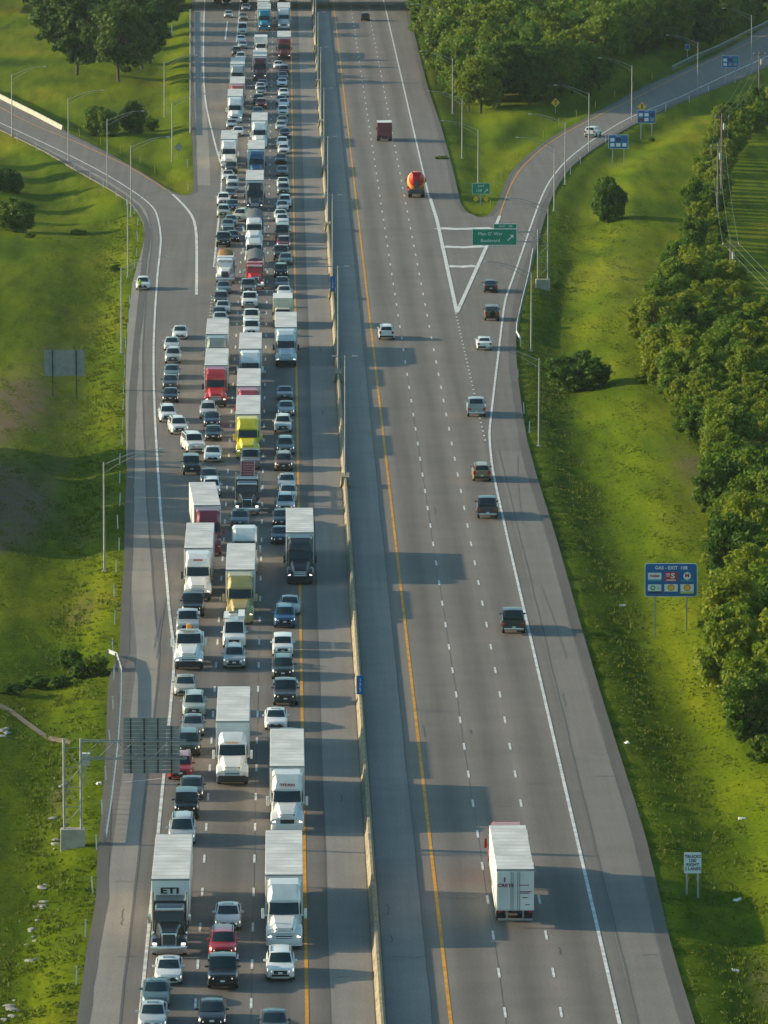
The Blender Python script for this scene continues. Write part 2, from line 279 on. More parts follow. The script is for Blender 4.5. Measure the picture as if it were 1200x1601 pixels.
WL = [(-9.5,340.0),(-9.5,430.0),(-9.5,480.0),(-9.5,534.54),(-9.52,542.79),(-9.53,551.04),(-9.57,557.83),(-9.61,561.95),(-9.68,564.61),(-9.79,567.99),(-9.96,572.84),(-10.18,578.41),(-10.41,584.66),(-10.61,591.07),(-10.82,598.15),(-11.1,607.38),(-11.5,620.09),(-11.97,634.94),(-12.41,649.33),(-12.77,662.3),(-13.11,674.81),(-13.44,687.21),(-13.77,699.31),(-14.09,711.3),(-14.42,724.09),(-14.76,738.35),(-15.11,753.41),(-15.42,768.17),(-15.68,781.48),(-15.91,794.49),(-16.14,809.48),(-16.4,828.95),(-16.66,850.41),(-16.87,868.67),(-16.97,881.15),(-17.02,890.42),(-17.09,899.03),(-17.17,907.34),(-17.26,914.99),(-17.45,923.43),(-17.78,933.94),(-18.21,945.24),(-18.68,954.88),(-19.16,961.48),(-19.69,966.42),(-20.32,971.43),(-21.04,976.76),(-21.85,982.15),(-22.89,988.57),(-24.13,996.14),(-25.58,1004.73),(-27.44,1014.89),(-29.73,1026.75),(-32.43,1040.17),(-35.6,1055.32),(-39.48,1073.1),(-43.84,1092.61),(-48.04,1111.22),(-51.83,1127.76),(-55.46,1143.4),(-59.09,1159.05)]
RAMP_Y = [(-61.2,1201.13),(-54.83,1170.17),(-49.43,1143.71),(-47.0,1130.99),(-45.35,1122.23),(-42.62,1109.32),(-39.74,1096.47),(-37.18,1086.27),(-34.49,1075.46),(-30.99,1059.82),(-27.72,1044.83),(-25.95,1036.78),(-24.41,1029.04),(-21.93,1014.98),(-19.56,1000.95),(-18.16,992.4),(-17.06,985.42)]
RAMP_W = [(-16.84,983.89),(-16.24,978.82),(-15.62,973.34),(-14.9,966.83),(-14.19,959.62),(-13.56,952.16),(-13.03,943.47),(-12.66,933.06),(-12.36,919.79),(-12.07,900.9),(-11.81,880.65),(-11.59,863.12),(-11.4,846.18)]
WR = [(21.55,340.0),(21.55,500.0),(21.54,627.16),(21.55,637.19),(21.56,647.22),(21.57,656.52),(21.58,664.78),(21.6,672.3),(21.64,679.25),(21.72,685.66),(21.82,691.49),(21.92,696.83),(22.02,701.4),(22.12,705.49),(22.26,709.93),(22.46,714.79),(22.69,720.01),(22.98,726.31),(23.34,734.31),(23.76,743.38),(24.17,752.31),(24.55,760.5),(24.93,768.55),(25.33,777.0),(25.75,786.09),(26.19,795.58),(26.64,805.39),(27.15,816.2),(27.68,827.32),(28.16,836.63),(28.48,842.16),(28.74,845.88),(29.16,851.63),(29.85,861.11),(30.69,872.61),(31.59,884.91),(32.53,898.08),(33.52,912.04),(34.46,925.33),(35.33,937.47),(36.16,948.95),(36.96,959.81),(37.72,970.01),(38.47,979.59),(39.22,988.65),(39.94,996.87),(40.68,1004.56),(41.55,1012.76),(42.55,1021.7),(43.67,1031.15),(45.05,1041.45),(46.72,1052.76),(48.63,1064.92),(50.82,1077.8),(53.3,1091.68),(56.06,1106.29),(59.05,1120.65),(62.34,1134.14),(65.87,1147.39),(69.44,1161.32),(72.94,1176.18),(76.47,1191.73),(80.22,1208.07),(84.05,1224.37),(88.09,1241.47),(92.87,1262.01),(98.81,1288.0),(105.5,1317.42),(112.18,1346.84)]
RAMPR_Y = [(30.99,946.55),(32.09,963.98),(33.28,981.61),(34.71,1000.24),(36.31,1018.25),(38.09,1034.14),(39.93,1048.39),(41.55,1060.08),(43.43,1071.87),(45.9,1085.86),(49.19,1102.7),(54.0,1125.25),(59.18,1148.92),(63.41,1168.36),(67.82,1188.75),(73.01,1213.24),(79.34,1242.57),(87.7,1279.37),(97.18,1321.09),(107.3,1366.76),(117.75,1414.26)]
GORE_L = [(21.68,976.76),(21.94,942.94),(21.72,825.09)]
GORE_R = [(31.18,949.37),(29.7,929.02),(27.46,900.05),(21.72,825.09)]
CHEV = [[(21.78,931.87),(24.29,930.37),(29.42,931.75)],[(21.89,906.14),(24.52,905.07),(27.74,906.48)],[(21.88,880.55),(23.84,879.79),(25.85,880.9)]]
TLE = [(-17.21,1454.82),(-17.27,1447.78),(-17.19,1428.92),(-16.69,1373.79),(-16.02,1308.4),(-15.35,1250.63),(-14.67,1200.43),(-14.07,1166.54),(-13.46,1140.44),(-12.78,1116.5),(-12.08,1094.79),(-11.37,1072.41),(-10.7,1052.62),(-10.2,1039.09),(-9.76,1027.71),(-9.5,980.0),(-9.5,880.0)]
GLT = [(-14.6,981.33),(-14.21,983.47),(-13.9,986.39),(-13.77,987.76),(-13.86,997.72),(-14.29,1028.76),(-14.96,1071.55),(-15.82,1120.05),(-16.79,1176.89),(-17.81,1246.76),(-18.75,1317.41),(-19.4,1374.99),(-19.96,1428.96),(-20.4,1700.0)]
GRT = [(27.0,1700.0),(26.8,1428.25),(26.56,1409.71),(26.36,1383.06),(26.22,1330.2),(26.12,1273.07),(25.97,1232.41),(25.89,1193.83),(26.11,1147.69),(26.34,1100.51),(26.33,1053.68),(26.24,1013.0),(26.09,986.32),(26.04,968.76),(26.35,959.62),(26.77,954.2)]
GRI = [(28.07,947.53),(28.74,948.21),(29.45,950.35),(30.28,956.55),(31.12,964.76),(31.77,973.28),(32.49,983.65),(33.45,997.72),(34.63,1012.87),(35.98,1025.98),(37.8,1040.42),(40.63,1060.31),(43.77,1080.34),(46.48,1094.55),(49.47,1109.09),(53.39,1129.42),(57.75,1151.71),(61.91,1172.49),(66.96,1196.19),(74.23,1226.66),(82.43,1262.17),(90.4,1302.66),(99.08,1347.04),(109.36,1394.76),(120.21,1444.0)]
GRO = [(110.64,1328.2),(100.33,1279.38),(90.97,1235.98),(84.38,1208.43),(78.84,1187.11),(73.03,1165.47),(67.56,1144.67),(62.64,1123.63),(58.11,1102.56),(53.77,1080.65),(49.98,1059.87),(47.1,1042.58),(44.83,1026.88),(43.05,1011.72),(41.58,996.88),(40.26,982.22),(39.01,966.59),(37.69,947.94),(36.41,928.92),(35.29,912.33),(34.16,895.71),(32.82,877.19),(31.47,857.75),(30.17,837.59),(29.03,817.16),(28.18,796.44),(27.54,776.97),(27.14,761.91),(26.83,746.33),(26.41,724.98),(26.08,701.95),(26.05,679.03),(26.14,657.82),(26.22,642.16),(26.29,627.09),(26.29,608.19),(26.28,587.77),(26.3,566.21),(26.33,544.92),(26.42,525.5),(26.53,507.77),(26.64,493.04),(26.68,478.44),(26.51,460.14),(26.33,442.26),(26.35,428.62),(26.43,416.26),(26.7,340.0)]
GL = [(-13.6,340.0),(-13.54,416.67),(-13.58,428.28),(-13.59,439.29),(-13.49,448.66),(-13.44,457.09),(-13.58,464.35),(-13.77,472.23),(-13.88,482.76),(-14.01,494.87),(-14.21,508.44),(-14.45,522.64),(-14.78,537.41),(-14.97,550.36),(-14.71,557.17),(-14.43,563.62),(-14.59,575.02),(-14.87,588.4),(-15.05,602.09),(-15.28,617.42),(-15.68,635.52),(-16.12,655.26),(-16.44,676.15),(-16.78,697.41),(-17.23,718.6),(-17.66,738.26),(-17.88,753.21),(-18.05,768.21),(-18.29,788.24),(-18.52,809.51),(-18.71,829.57),(-18.91,849.31),(-19.17,869.41),(-19.4,888.16),(-19.48,903.83),(-19.57,917.24),(-19.81,928.2),(-20.19,938.01),(-20.79,948.16),(-21.54,957.8),(-22.31,965.9),(-23.43,974.45),(-25.28,985.49),(-27.57,997.93),(-30.18,1011.52),(-32.93,1025.86),(-35.36,1039.7),(-38.27,1055.36),(-42.53,1075.48),(-47.47,1097.84),(-52.83,1121.22),(-58.4,1145.21)]
GLI = [(-61.97,1216.35),(-55.97,1190.58),(-50.37,1165.96),(-45.81,1143.93),(-42.06,1124.81),(-39.34,1110.29),(-37.0,1097.68),(-34.52,1085.44),(-31.76,1071.8),(-28.14,1052.67),(-24.61,1033.49),(-22.05,1018.98),(-20.07,1007.29),(-18.71,998.36),(-17.64,991.57),(-16.54,986.55),(-15.47,982.35)]
VEH = [('1',-0.79,411.66,0.0,'sedan','charcoal',{}),('1',-0.39,429.13,0.0,'suv','white',{'lit': '1'}),('1',-0.13,439.36,0.0,'semi','white',{'lit': '1','lm': 'front_white','style': 'casc'}),('1',0.11,480.7,0.0,'semi','white',{'lit': '1','lm': 'titan','style': 'kw','text': 'TITAN'}),('1',0.24,514.84,0.0,'sedan','slate',{}),('1',-0.79,524.41,0.0,'sedan','white',{}),('1',-0.01,535.86,0.0,'pickup','charcoal',{'lit': '1'}),('1',-0.22,548.79,0.0,'suv','darkgreen',{'lit': '1'}),('1',-0.23,560.65,0.0,'boxy','white',{'lit': '1'}),('1',-0.06,576.2,0.0,'suv','blue',{'lit': '1'}),('1',0.41,583.38,0.0,'sedan','silver',{}),('1',1.37,601.35,0.0,'semi','black',{'lit': '1','lm': 'black_volvo','style': 'volvo'}),('1',-0.47,626.69,0.0,'sedan','navy',{'lit': '1'}),('1',-0.35,638.19,0.0,'sedan','charcoal',{'lit': '1'}),('1',0.03,647.42,0.0,'suv','silver',{'lit': '1'}),('1',0.29,655.84,0.0,'sedan','silver',{}),('1',0.17,663.9,0.0,'sedan','silver',{}),('1',-0.16,678.22,0.0,'suv','brown',{'lit': '1'}),('1',0.04,690.65,0.0,'suv','grey',{'lit': '1'}),('1',-0.23,708.83,0.0,'suv','white',{}),('1',0.12,722.94,0.0,'sedan','silver',{'lit': '1'}),('1',-0.02,737.05,0.0,'coupe','grey',{}),('1',0.14,768.19,0.0,'semi','paleblue',{'lit': '1','lm': 'pale','style': 'volvo'}),('1',-0.23,807.26,0.0,'box','cream',{'lm': 'rv'}),('1',-0.07,841.17,0.0,'sedan','white',{}),('1',-0.32,851.75,0.0,'sedan','charcoal',{}),('1',-0.49,865.73,0.0,'suv','black',{'lit': '1'}),('1',0.11,881.79,0.0,'sedan','slate',{}),('1',-0.5,887.54,0.0,'pickup','charcoal',{}),('1',-0.15,901.87,0.0,'suv','maroon',{'lit': '1'}),('1',-0.33,913.13,0.0,'van','brown',{}),('1',-0.06,921.81,0.0,'sedan','silver',{}),('1',-0.33,935.7,0.0,'sedan','white',{}),('1',-0.61,942.32,0.0,'sedan','white',{}),('1',-0.33,955.84,0.0,'sedan','silver',{}),('1',0.04,961.59,0.0,'suv','white',{}),('1',-0.15,980.86,0.0,'suv','grey',{}),('1',-0.24,992.42,0.0,'sedan','white',{}),('1',-0.34,1011.76,0.0,'sedan','grey',{}),('1',-0.54,1033.0,0.0,'sedan','charcoal',{}),('1',-0.14,1050.39,0.0,'sedan','white',{}),('1',-0.34,1060.65,0.0,'suv','white',{}),('1',0.07,1080.7,0.0,'sedan','navy',{'lit': '1'}),('1',-0.56,1094.6,0.0,'sedan','silver',{}),('1',-0.35,1104.92,0.0,'sedan','grey',{}),('1',-0.24,1123.24,0.0,'suv','white',{}),('1',-0.13,1141.23,0.0,'sedan','white',{}),('1',-0.58,1148.22,0.0,'sedan','silver',{}),('1',-0.13,1163.87,0.0,'sedan','white',{}),('1',-0.36,1187.43,0.0,'sedan','white',{}),('1',-0.25,1202.63,0.0,'sedan','slate',{}),('1',-0.01,1215.25,0.0,'suv','maroon',{}),('1',-1.09,1229.38,0.0,'sedan','white',{}),('1',-0.01,1251.91,0.0,'semi','red',{'lit': '1','lm': 'far_red','style': 'volvo'}),('1',-0.06,1335.57,0.0,'semi','white',{'lit': '1','lm': 'far_white','style': 'kw'}),('1',-0.4,1418.4,0.0,'sedan','white',{}),('2',-4.79,414.88,0.0,'sedan','black',{'lit': '1'}),('2',-4.2,426.41,0.0,'pickup','black',{'lit': '1'}),('2',-4.28,435.89,0.0,'suv','red',{'lit': '1'}),('2',-4.02,445.79,0.0,'sedan','white',{'lit': '1'}),('2',-4.13,500.2,0.0,'semi_day','white',{'lm': 'day','style': 'day'}),('2',-4.38,554.39,0.0,'suv','silver',{'lit': '1'}),('2',-4.46,565.12,0.0,'van','white',{'rack': '1'}),('2',-4.04,578.4,0.0,'semi','gold',{'lit': '1','lm': 'gold','style': 'casc'}),('2',-3.83,607.67,0.0,'bobtail','white',{'lm': 'bobtail'}),('2',-4.43,637.82,0.0,'sedan','slate',{}),('2',-3.78,646.14,0.0,'flat','black',{'lit': '1','lm': 'flatbed'}),('2',-3.63,679.25,0.0,'pickup','grey',{}),('2',-3.94,687.69,0.0,'semi','yellow',{'lit': '1','lm': 'yellow','style': 'casc'}),('2',-3.99,711.79,0.0,'semi','rose',{'lm': 'rose','style': 'kw'}),('2',-3.98,746.63,0.0,'semi','white',{'lm': 'white2h','style': 'kw'}),('2',-4.07,797.94,0.0,'pickup','white',{'load': '1'}),('2',-4.13,809.86,0.0,'pickup','white',{}),('2',-4.45,829.47,0.0,'pickup','white',{}),('2',-4.7,844.99,0.0,'pickup','grey',{'lit': '1'}),('2',-3.89,851.74,0.0,'tarpclassic','red',{'lit': '1','lm': 'red_dump'}),('2',-4.11,878.99,0.0,'flatcab','white',{'lm': 'flatcab'}),('2',-4.22,907.1,0.0,'tarp','white',{'lm': 'tarp'}),('2',-4.35,956.31,0.0,'semi','black',{'lit': '1','lm': 'black2f','style': 'casc'}),('2',-4.35,1008.23,0.0,'semi','blue',{'lm': 'blue2e','style': 'volvo'}),('2',-4.03,1060.61,0.0,'semi','white',{'lm': 'white2d','style': 'casc'}),('2',-4.52,1123.52,0.0,'sedan','grey',{}),('2',-4.02,1138.83,0.0,'suv','red',{'lit': '1'}),('2',-4.51,1148.16,0.0,'suv','black',{}),('2',-4.12,1168.28,0.0,'sedan','grey',{'lit': '1'}),('2',-4.27,1177.07,0.0,'sedan','white',{'lit': '1'}),('2',-3.94,1184.49,0.0,'sedan','slate',{}),('2',-4.46,1201.74,0.0,'semi','maroon',{'lit': '1','lm': 'maroon2c','style': 'kw'}),('2',-4.45,1262.82,0.0,'box','white',{'lm': 'boxtruck'}),('2',-4.01,1331.92,0.0,'semi','turquoise',{'lit': '1','lm': 'turq','style': 'casc'}),('2',-4.24,1354.72,0.0,'semi','cream',{'lm': 'cream2','style': 'kw'}),('3',-8.61,414.19,0.0,'sedan','silver',{'lit': '1'}),('3',-8.54,421.01,0.0,'sedan','teal',{}),('3',-7.82,428.05,0.0,'sedan','white',{'lit': '1'}),('3',-7.93,436.98,0.0,'classic','black',{'lit': '1','lm': 'eti','text': 'ETI'}),('3',-7.67,476.37,0.0,'minivan','silver',{'lit': '1'}),('3',-7.48,486.37,0.0,'jeep','black',{'lit': '1'}),('3',-7.2,494.13,0.0,'sedan','charcoal',{'lit': '1'}),('3',-8.16,502.43,0.0,'suv','red',{}),('3',-7.71,512.67,0.0,'suv','darkgreen',{'lit': '1'}),('3',-7.48,521.57,0.0,'sedan','grey',{'lit': '1'}),('3',-7.5,530.48,0.0,'suv','sage',{}),('3',-8.38,540.64,0.0,'sedan','beige',{'lit': '1'}),('3',-8.25,553.79,0.0,'service','white',{'lit': '1','lm': 'service'}),('3',-8.62,572.45,0.0,'pickup','silver',{}),('3',-8.31,582.42,0.0,'pickup','black',{'lit': '1'}),('3',-7.97,591.62,0.0,'semi','white',{'lit': '1','lm': 'emblem','style': 'volvo','emblem': '1'}),('3',-7.23,619.35,2.4,'semi','maroon',{'lm': 'merging','style': 'kw'}),('3',-7.47,658.87,0.0,'suv','white',{'lit': '1'}),('3',-7.8,667.88,0.0,'sedan','charcoal',{}),('3',-7.62,685.24,0.0,'sedan','white',{'lit': '1'}),('3',-7.73,702.08,0.0,'sedan','black',{'lit': '1'}),('3',-8.0,713.77,0.0,'sedan','navy',{'lit': '1'}),('3',-8.49,720.31,0.0,'suv','silver',{'lit': '1'}),('3',-7.75,730.89,0.0,'semi','red',{'lit': '1','lm': 'red3f','style': 'volvo'}),('3',-7.96,761.28,0.0,'semi','pewter',{'lm': 'grey3e','style': 'kw'}),('3',-8.03,810.97,0.0,'sedan','silver',{}),('3',-8.17,816.72,0.0,'sedan','charcoal',{}),('3',-7.81,823.76,0.0,'sedan','silver',{}),('3',-8.13,832.44,0.0,'suv','charcoal',{}),('3',-7.93,846.54,0.0,'sedan','slate',{}),('3',-7.79,858.79,0.0,'dumpclassic','white',{'lm': 'dump'}),('3',-8.46,905.44,0.0,'pickup','black',{'lit': '1'}),('3',-7.26,912.19,0.0,'sedan','black',{'lit': '1'}),('3',-7.87,917.94,0.0,'sedan','charcoal',{}),('3',-8.05,928.36,0.0,'sedan','slate',{}),('3',-7.64,934.11,0.0,'sedan','grey',{}),('3',-6.76,941.23,-14.0,'suv','cream',{}),('3',-8.83,946.88,0.0,'suv','sage',{}),('3',-7.62,957.32,0.0,'sedan','navy',{'lit': '1'}),('3',-9.0,965.1,0.0,'suv','white',{}),('3',-8.04,974.96,0.0,'sedan','charcoal',{'lit': '1'}),('3',-7.83,985.03,0.0,'sedan','grey',{}),('3',-7.92,996.35,0.0,'sedan','white',{}),('3',-8.67,1004.76,0.0,'sedan','white',{}),('3',-8.27,1016.53,0.0,'suv','charcoal',{}),('3',-8.7,1025.99,0.0,'semi','white',{'lm': 'white3d','style': 'casc'}),('3',-7.63,1083.41,0.0,'sedan','white',{}),('3',-8.8,1098.36,0.0,'sedan','silver',{}),('3',-8.35,1109.83,0.0,'semi','white',{'lit': '1','lm': 'white3c','style': 'kw'}),('3',-8.19,1137.35,0.0,'semi','coral',{'lm': 'coral','style': 'casc'}),('3',-8.44,1182.22,0.0,'semi','silver',{'lm': 'silver3a','style': 'kw'}),('3',-8.28,1247.78,0.0,'suv','white',{}),('3',-9.12,1262.93,0.0,'suv','charcoal',{}),('3',-8.12,1281.4,0.0,'sedan','silver',{}),('3',-8.47,1297.3,0.0,'sedan','white',{}),('3',-8.34,1320.99,0.0,'van','white',{}),('3',-8.46,1362.22,0.0,'sedan','grey',{}),('3',-8.1,1391.82,0.0,'sedan','silver',{'lit': '1'}),('3',-8.36,1414.35,0.0,'sedan','black',{'lit': '1'}),('A',15.86,446.78,0.0,'semi','red',{'text': 'CRETE','lm': 'crete','style': 'kw'}),('A',20.13,572.37,0.0,'pickup','darkgreen',{}),('A',20.0,643.12,0.0,'pickup','charcoal',{}),('A',20.24,670.18,0.0,'suv','bronze',{}),('A',21.2,721.51,0.0,'pickup','silver',{}),('A',23.96,784.39,0.0,'sedan','white',{}),('A',12.37,795.11,0.0,'suv','white',{}),('A',25.86,815.45,0.0,'jeep','brown',{}),('A',26.7,847.53,0.0,'sedan','black',{}),('A',19.65,975.54,0.0,'mixer','red',{}),('A',16.38,1073.31,0.0,'smallbox','maroon',{}),('A',16.79,1359.91,0.0,'suv','black',{}),('F',-11.57,1370.04,0.0,'sedan','silver',{'lit': '1'}),('F',-12.29,1408.19,0.0,'suv','navy',{'lit': '1'}),('F',-14.29,1416.52,0.0,'sedan','black',{}),('R',-9.64,675.45,3.0,'jeep','darkgreen',{}),('R',-9.4,692.31,9.0,'bigsuv','white',{}),('R',-11.39,707.4,6.0,'suv','white',{'lit': '1'}),('R',-12.82,717.64,3.0,'suv','white',{'lit': '1'}),('R',-12.9,734.95,0.0,'sedan','black',{'lit': '1'}),('R',-13.11,747.15,0.0,'sedan','charcoal',{}),('R',-13.12,756.72,0.0,'sedan','slate',{'lit': '1'}),('R',-13.22,771.53,0.0,'suv','silver',{}),('R',-13.59,784.31,0.0,'sedan','silver',{}),('R',-12.77,796.16,0.0,'sedan','white',{'lit': '1'}),('S',-18.45,851.26,0.0,'hatch','white',{}),('X',50.21,1080.69,-17.0,'suv','white',{})]
LAMP_R = [(27.24,699.97),(29.62,785.82),(34.98,870.13),(39.42,958.05),(42.79,1000.06),(48.96,1055.62),(58.95,1114.49),(73.52,1168.67),(88.09,1239.48)]
LAMP_IN = [(30.52,1346.94),(29.94,1261.85),(29.04,1134.56),(28.29,1045.3),(29.33,993.69)]
LAMP_L = [(-17.0,611.67),(-19.56,783.84),(-20.77,868.8),(-22.24,951.42),(-26.85,996.3),(-34.06,1036.3),(-44.94,1085.34)]
LAMP_TL = [(-17.87,1045.51),(-20.69,1134.97),(-22.67,1333.06)]
MED_POLE = [667.6,754.5]
POST_W = [(-43.82,1078.46),(-39.96,1059.3),(-32.88,1027.39),(-29.9,1011.08),(-27.48,994.23),(-25.26,983.01),(-23.29,968.84),(-21.86,955.24),(-21.0,937.58),(-20.54,916.54),(-20.23,894.15),(-20.16,879.28),(-19.79,851.5),(-19.8,837.43),(-19.48,820.09),(-19.34,803.96),(-19.21,788.54),(-18.91,772.5),(-18.66,758.88),(-18.39,744.54),(-18.1,729.44),(-17.8,714.29),(-17.46,700.41),(-17.36,684.81),(-17.02,670.95),(-16.62,654.88),(-16.42,639.23),(-15.94,624.62),(-15.89,610.5),(-15.69,595.61),(-15.23,579.82),(-15.01,564.31),(-14.52,549.56),(-14.2,534.8),(-14.05,519.05),(-13.94,503.1),(-13.85,488.84),(-13.91,475.56),(-13.79,461.47),(-13.83,444.6),(-13.97,429.28)]
POST_WR = [(28.45,789.69),(27.01,757.61),(26.61,726.11),(26.57,709.76),(44.28,1016.4),(46.72,1035.57),(49.43,1059.12),(52.44,1072.13),(56.47,1097.91),(65.92,1135.53),(71.21,1155.06),(76.01,1177.25),(-15.19,1029.21),(-14.55,991.24)]
POST_Y = [(46.48,1112.6),(50.23,1128.78),(54.24,1146.17),(58.65,1167.44),(62.88,1185.01),(67.64,1208.4),(37.04,1047.59),(34.72,1024.3),(33.25,1006.77),(31.71,992.35),(30.23,963.4),(42.77,1084.3),(-33.88,1086.41),(-29.97,1070.94),(-26.42,1057.9),(-22.9,1042.83),(-20.21,1024.32),(-17.51,1006.21)]
RAIL_L = [(-15.27,561.77),(-14.49,559.07),(-13.91,551.17),(-13.58,535.4),(-13.33,514.75),(-13.23,492.97),(-13.25,477.3)]
RAIL_R = [(34.03,897.06),(32.31,866.85),(30.36,836.21),(28.77,809.91),(28.36,800.45),(28.54,794.46)]
RAIL_T = [(72.57,1230.16),(78.47,1257.74),(85.21,1285.79),(92.74,1321.96),(101.5,1362.06)]
RAIL_TL = [(-15.59,1086.37),(-16.75,1169.91),(-18.28,1279.05),(-19.83,1389.79)]
WALL_L = [(-36.98,1096.81),(-41.98,1122.55),(-50.27,1163.46),(-56.07,1190.94)]
GAS = (34.12,575.02)
TRUCKS = (28.92,459.33)
GORESIGN = (28.97,968.49)
CANT_R = (33.76,856.18)
CANT_L = (-15.72,477.74)
SIGNBACK = (-25.21,748.0)
CABINET = (-15.5,502.26)
DIAM_B = (-16.91,1049.64)
DIAM1 = (46.97,1137.86)
DIAM2 = (60.68,1114.46)
BLUE1 = (52.67,1035.18)
BLUE2 = (59.95,1087.07)
BLUE3 = (81.29,1197.77)
SMALLBLUE = (78.0,1272.22)
UP1 = (56.85,834.48)
UP2 = (61.47,930.17)
UP3 = (63.7,955.72)
UP4 = (83.23,1151.43)
PERSON = (-18.75,849.45)
HEDGE = [(36.35,511.81),(36.51,536.92),(39.09,569.67),(41.34,606.58),(43.31,648.49),(43.16,676.49),(42.93,717.72),(42.34,758.06),(43.31,789.69),(49.24,838.53),(55.5,893.7),(59.83,956.57),(65.6,1017.8),(72.07,1081.14),(78.53,1125.63),(87.22,1138.91),(70.19,1034.29),(62.05,937.68),(58.07,869.13),(57.02,816.73),(58.2,776.5),(58.43,696.27),(52.8,606.41),(44.7,511.68)]
WOOD = [(29.51,1438.89),(29.07,1311.29),(29.61,1227.41),(30.79,1167.57),(32.09,1133.0),(37.18,1136.97),(46.54,1149.11),(53.55,1162.97),(59.36,1193.33),(62.17,1242.83),(72.27,1267.33),(80.67,1289.36),(102.79,1398.01),(111.29,1437.65),(115.57,1493.46),(29.93,1494.76)]
BIGTREES = [(-30.4,1206.22,15),(-35.17,1260.36,15),(-38.5,1221.54,16),(-26.83,1242.42,14),(-45.39,1301.3,14),(-25.47,1323.68,13),(-30.86,1329.26,14),(-41.33,1355.32,15),(-24.99,1414.5,11)]
SHRUBS = [(-30.38,1097.4,6.4,5.0),(-25.55,1101.02,5.0,5.0),(-22.9,1107.67,3.8,2.8),(-38.79,940.8,6.5,4.6),(-41.95,1002.01,5.2,3.6),(-29.5,936.99,2.6,1.0),(-36.01,930.59,2.0,0.9),(-18.48,561.41,2.4,2.0),(-16.2,555.22,2.6,1.9),(-19.07,550.99,2.2,1.2),(-21.26,551.48,2.8,1.3),(-22.97,547.02,2.4,1.1),(-17.39,554.83,2.2,1.5),(33.89,752.03,7.4,4.4),(46.54,941.14,5.8,6.4),(35.76,860.13,1.6,1.2),(-22.81,882.08,1.6,1.2),(41.05,748.09,2.5,1.3),(37.28,507.1,2.5,2.2),(24.95,1042.18,2.4,0.8),(60.59,1083.22,1.2,1.0)]
ROCKS = [(-17.45,457.75),(-17.56,452.3),(-17.36,461.57),(-17.31,466.49),(-17.6,447.48),(-17.21,481.19),(-18.11,427.28),(-18.08,424.49),(-18.25,422.46),(-17.44,502.46),(-17.77,493.23),(-17.3,441.66),(-22.89,529.61),(-23.14,528.09)]
LITTER = [(34.41,488.0),(32.12,459.45),(27.38,519.37),(30.38,435.82),(30.84,594.02),(-14.46,502.23)]
TRACK = [(-24.32,540.95),(-22.9,538.75),(-21.09,533.19),(-19.3,527.14),(-17.34,522.68)]

# ======================= SETTING ==========================================
init_terrain(PAVE)
def th(x, y): return float(terrain_h(np.array([float(x)]), np.array([float(y)]))[0])
def raw_mesh(name, V, F, m):
    me = bpy.data.meshes.new(name); V = np.asarray(V, np.float32); F = np.asarray(F, np.int32); k = F.shape[1]
    me.vertices.add(len(V)); me.vertices.foreach_set('co', V.ravel()); me.loops.add(F.size); me.loops.foreach_set('vertex_index', F.ravel())
    me.polygons.add(len(F)); me.polygons.foreach_set('loop_start', np.arange(0, F.size, k, dtype=np.int32)); me.update(calc_edges=True)
    me.materials.append(M[m]); return me
# ground sheet: fine near the road, coarse to the horizon
gx = np.concatenate([[-9000, -4000, -1800, -800, -400, -220, -150], np.arange(-115, 136, 1.3), [160, 230, 420, 800, 1800, 4000, 9000]])
gy = np.concatenate([[-6000, -2000, -600, -100, 150, 280, 340], np.arange(380, 1500, 2.6), [1510, 1540, 1600, 1750, 2100, 3000, 5000, 9000, 15000]])
GX, GY = np.meshgrid(gx, gy); fx, fy = GX.ravel(), GY.ravel(); GZ = terrain_h(fx, fy); gd = pave_dist(fx, fy)
nx, ny = len(gx), len(gy); idx = np.arange(nx * ny).reshape(ny, nx)
F = np.stack([idx[:-1, :-1], idx[:-1, 1:], idx[1:, 1:], idx[1:, :-1]], -1).reshape(-1, 4)
gm = raw_mesh('ground', np.stack([fx, fy, GZ], 1), F, 'grass_ground'); gm.shade_smooth()
bare = np.zeros(len(fx))
for bx, by, rx, ry, a in [(-31, 660, 6, 35, .9), (-36, 705, 5, 25, .8), (-19.5, 640, 1.6, 20, .5), (-18.6, 592, 1.3, 14, .8), (-28, 790, 4, 30, .45), (42, 672, 2.2, 22, .8), (38, 640, 2, 20, .35), (45, 850, 6, 60, .35), (33, 430, 2.2, 10, .8), (-21, 440, 1.2, 40, .45), (-30, 1000, 8, 40, .2), (29.6, 1150, 1.5, 40, .6), (-17.3, 500, 1.2, 18, .7), (-24, 700, 1.2, 60, .4)]:
    bare += a * np.exp(-((fx - bx) / rx)**2 - ((fy - by) / ry)**2)
for bx, by, rx, ry, a in [(-28.5, 652, 3.6, 24, 1.7), (-31, 738, 4.5, 28, 1.3)]: bare += a * np.exp(-((fx - bx) / rx)**2 - ((fy - by) / ry)**2)
bare += .35 * np.exp(-((gd - .6) / .8)**2)
at = gm.attributes.new('bare', 'FLOAT', 'POINT'); at.data.foreach_set('value', np.clip(bare, 0, 1).astype(np.float32))
rough_shade = np.where(fx > 0, _sm(gd, .9, 2.2) * (1 - _sm(gd, 6.0, 7.6)), .8 * _sm(gd, 3.5, 5.5) * (1 - _sm(gd, 9, 13))) * (1 - .7 * _sm(fy, 760, 900))  # weedy ditch bands, also carrying the painted shade of banks facing off the sun
rough_shade = rough_shade + .6 * np.exp(-((fx + 25) / 6)**2 - ((fy - 690) / 45)**2) + .7 * np.exp(-((fx + 33) / 9)**2 - ((fy - 1000) / 40)**2) + .5 * np.exp(-((fx + 30) / 5)**2 - ((fy - 840) / 50)**2)  # shaded hollow, mound side and tree-shadow area, darkened in the grass colour
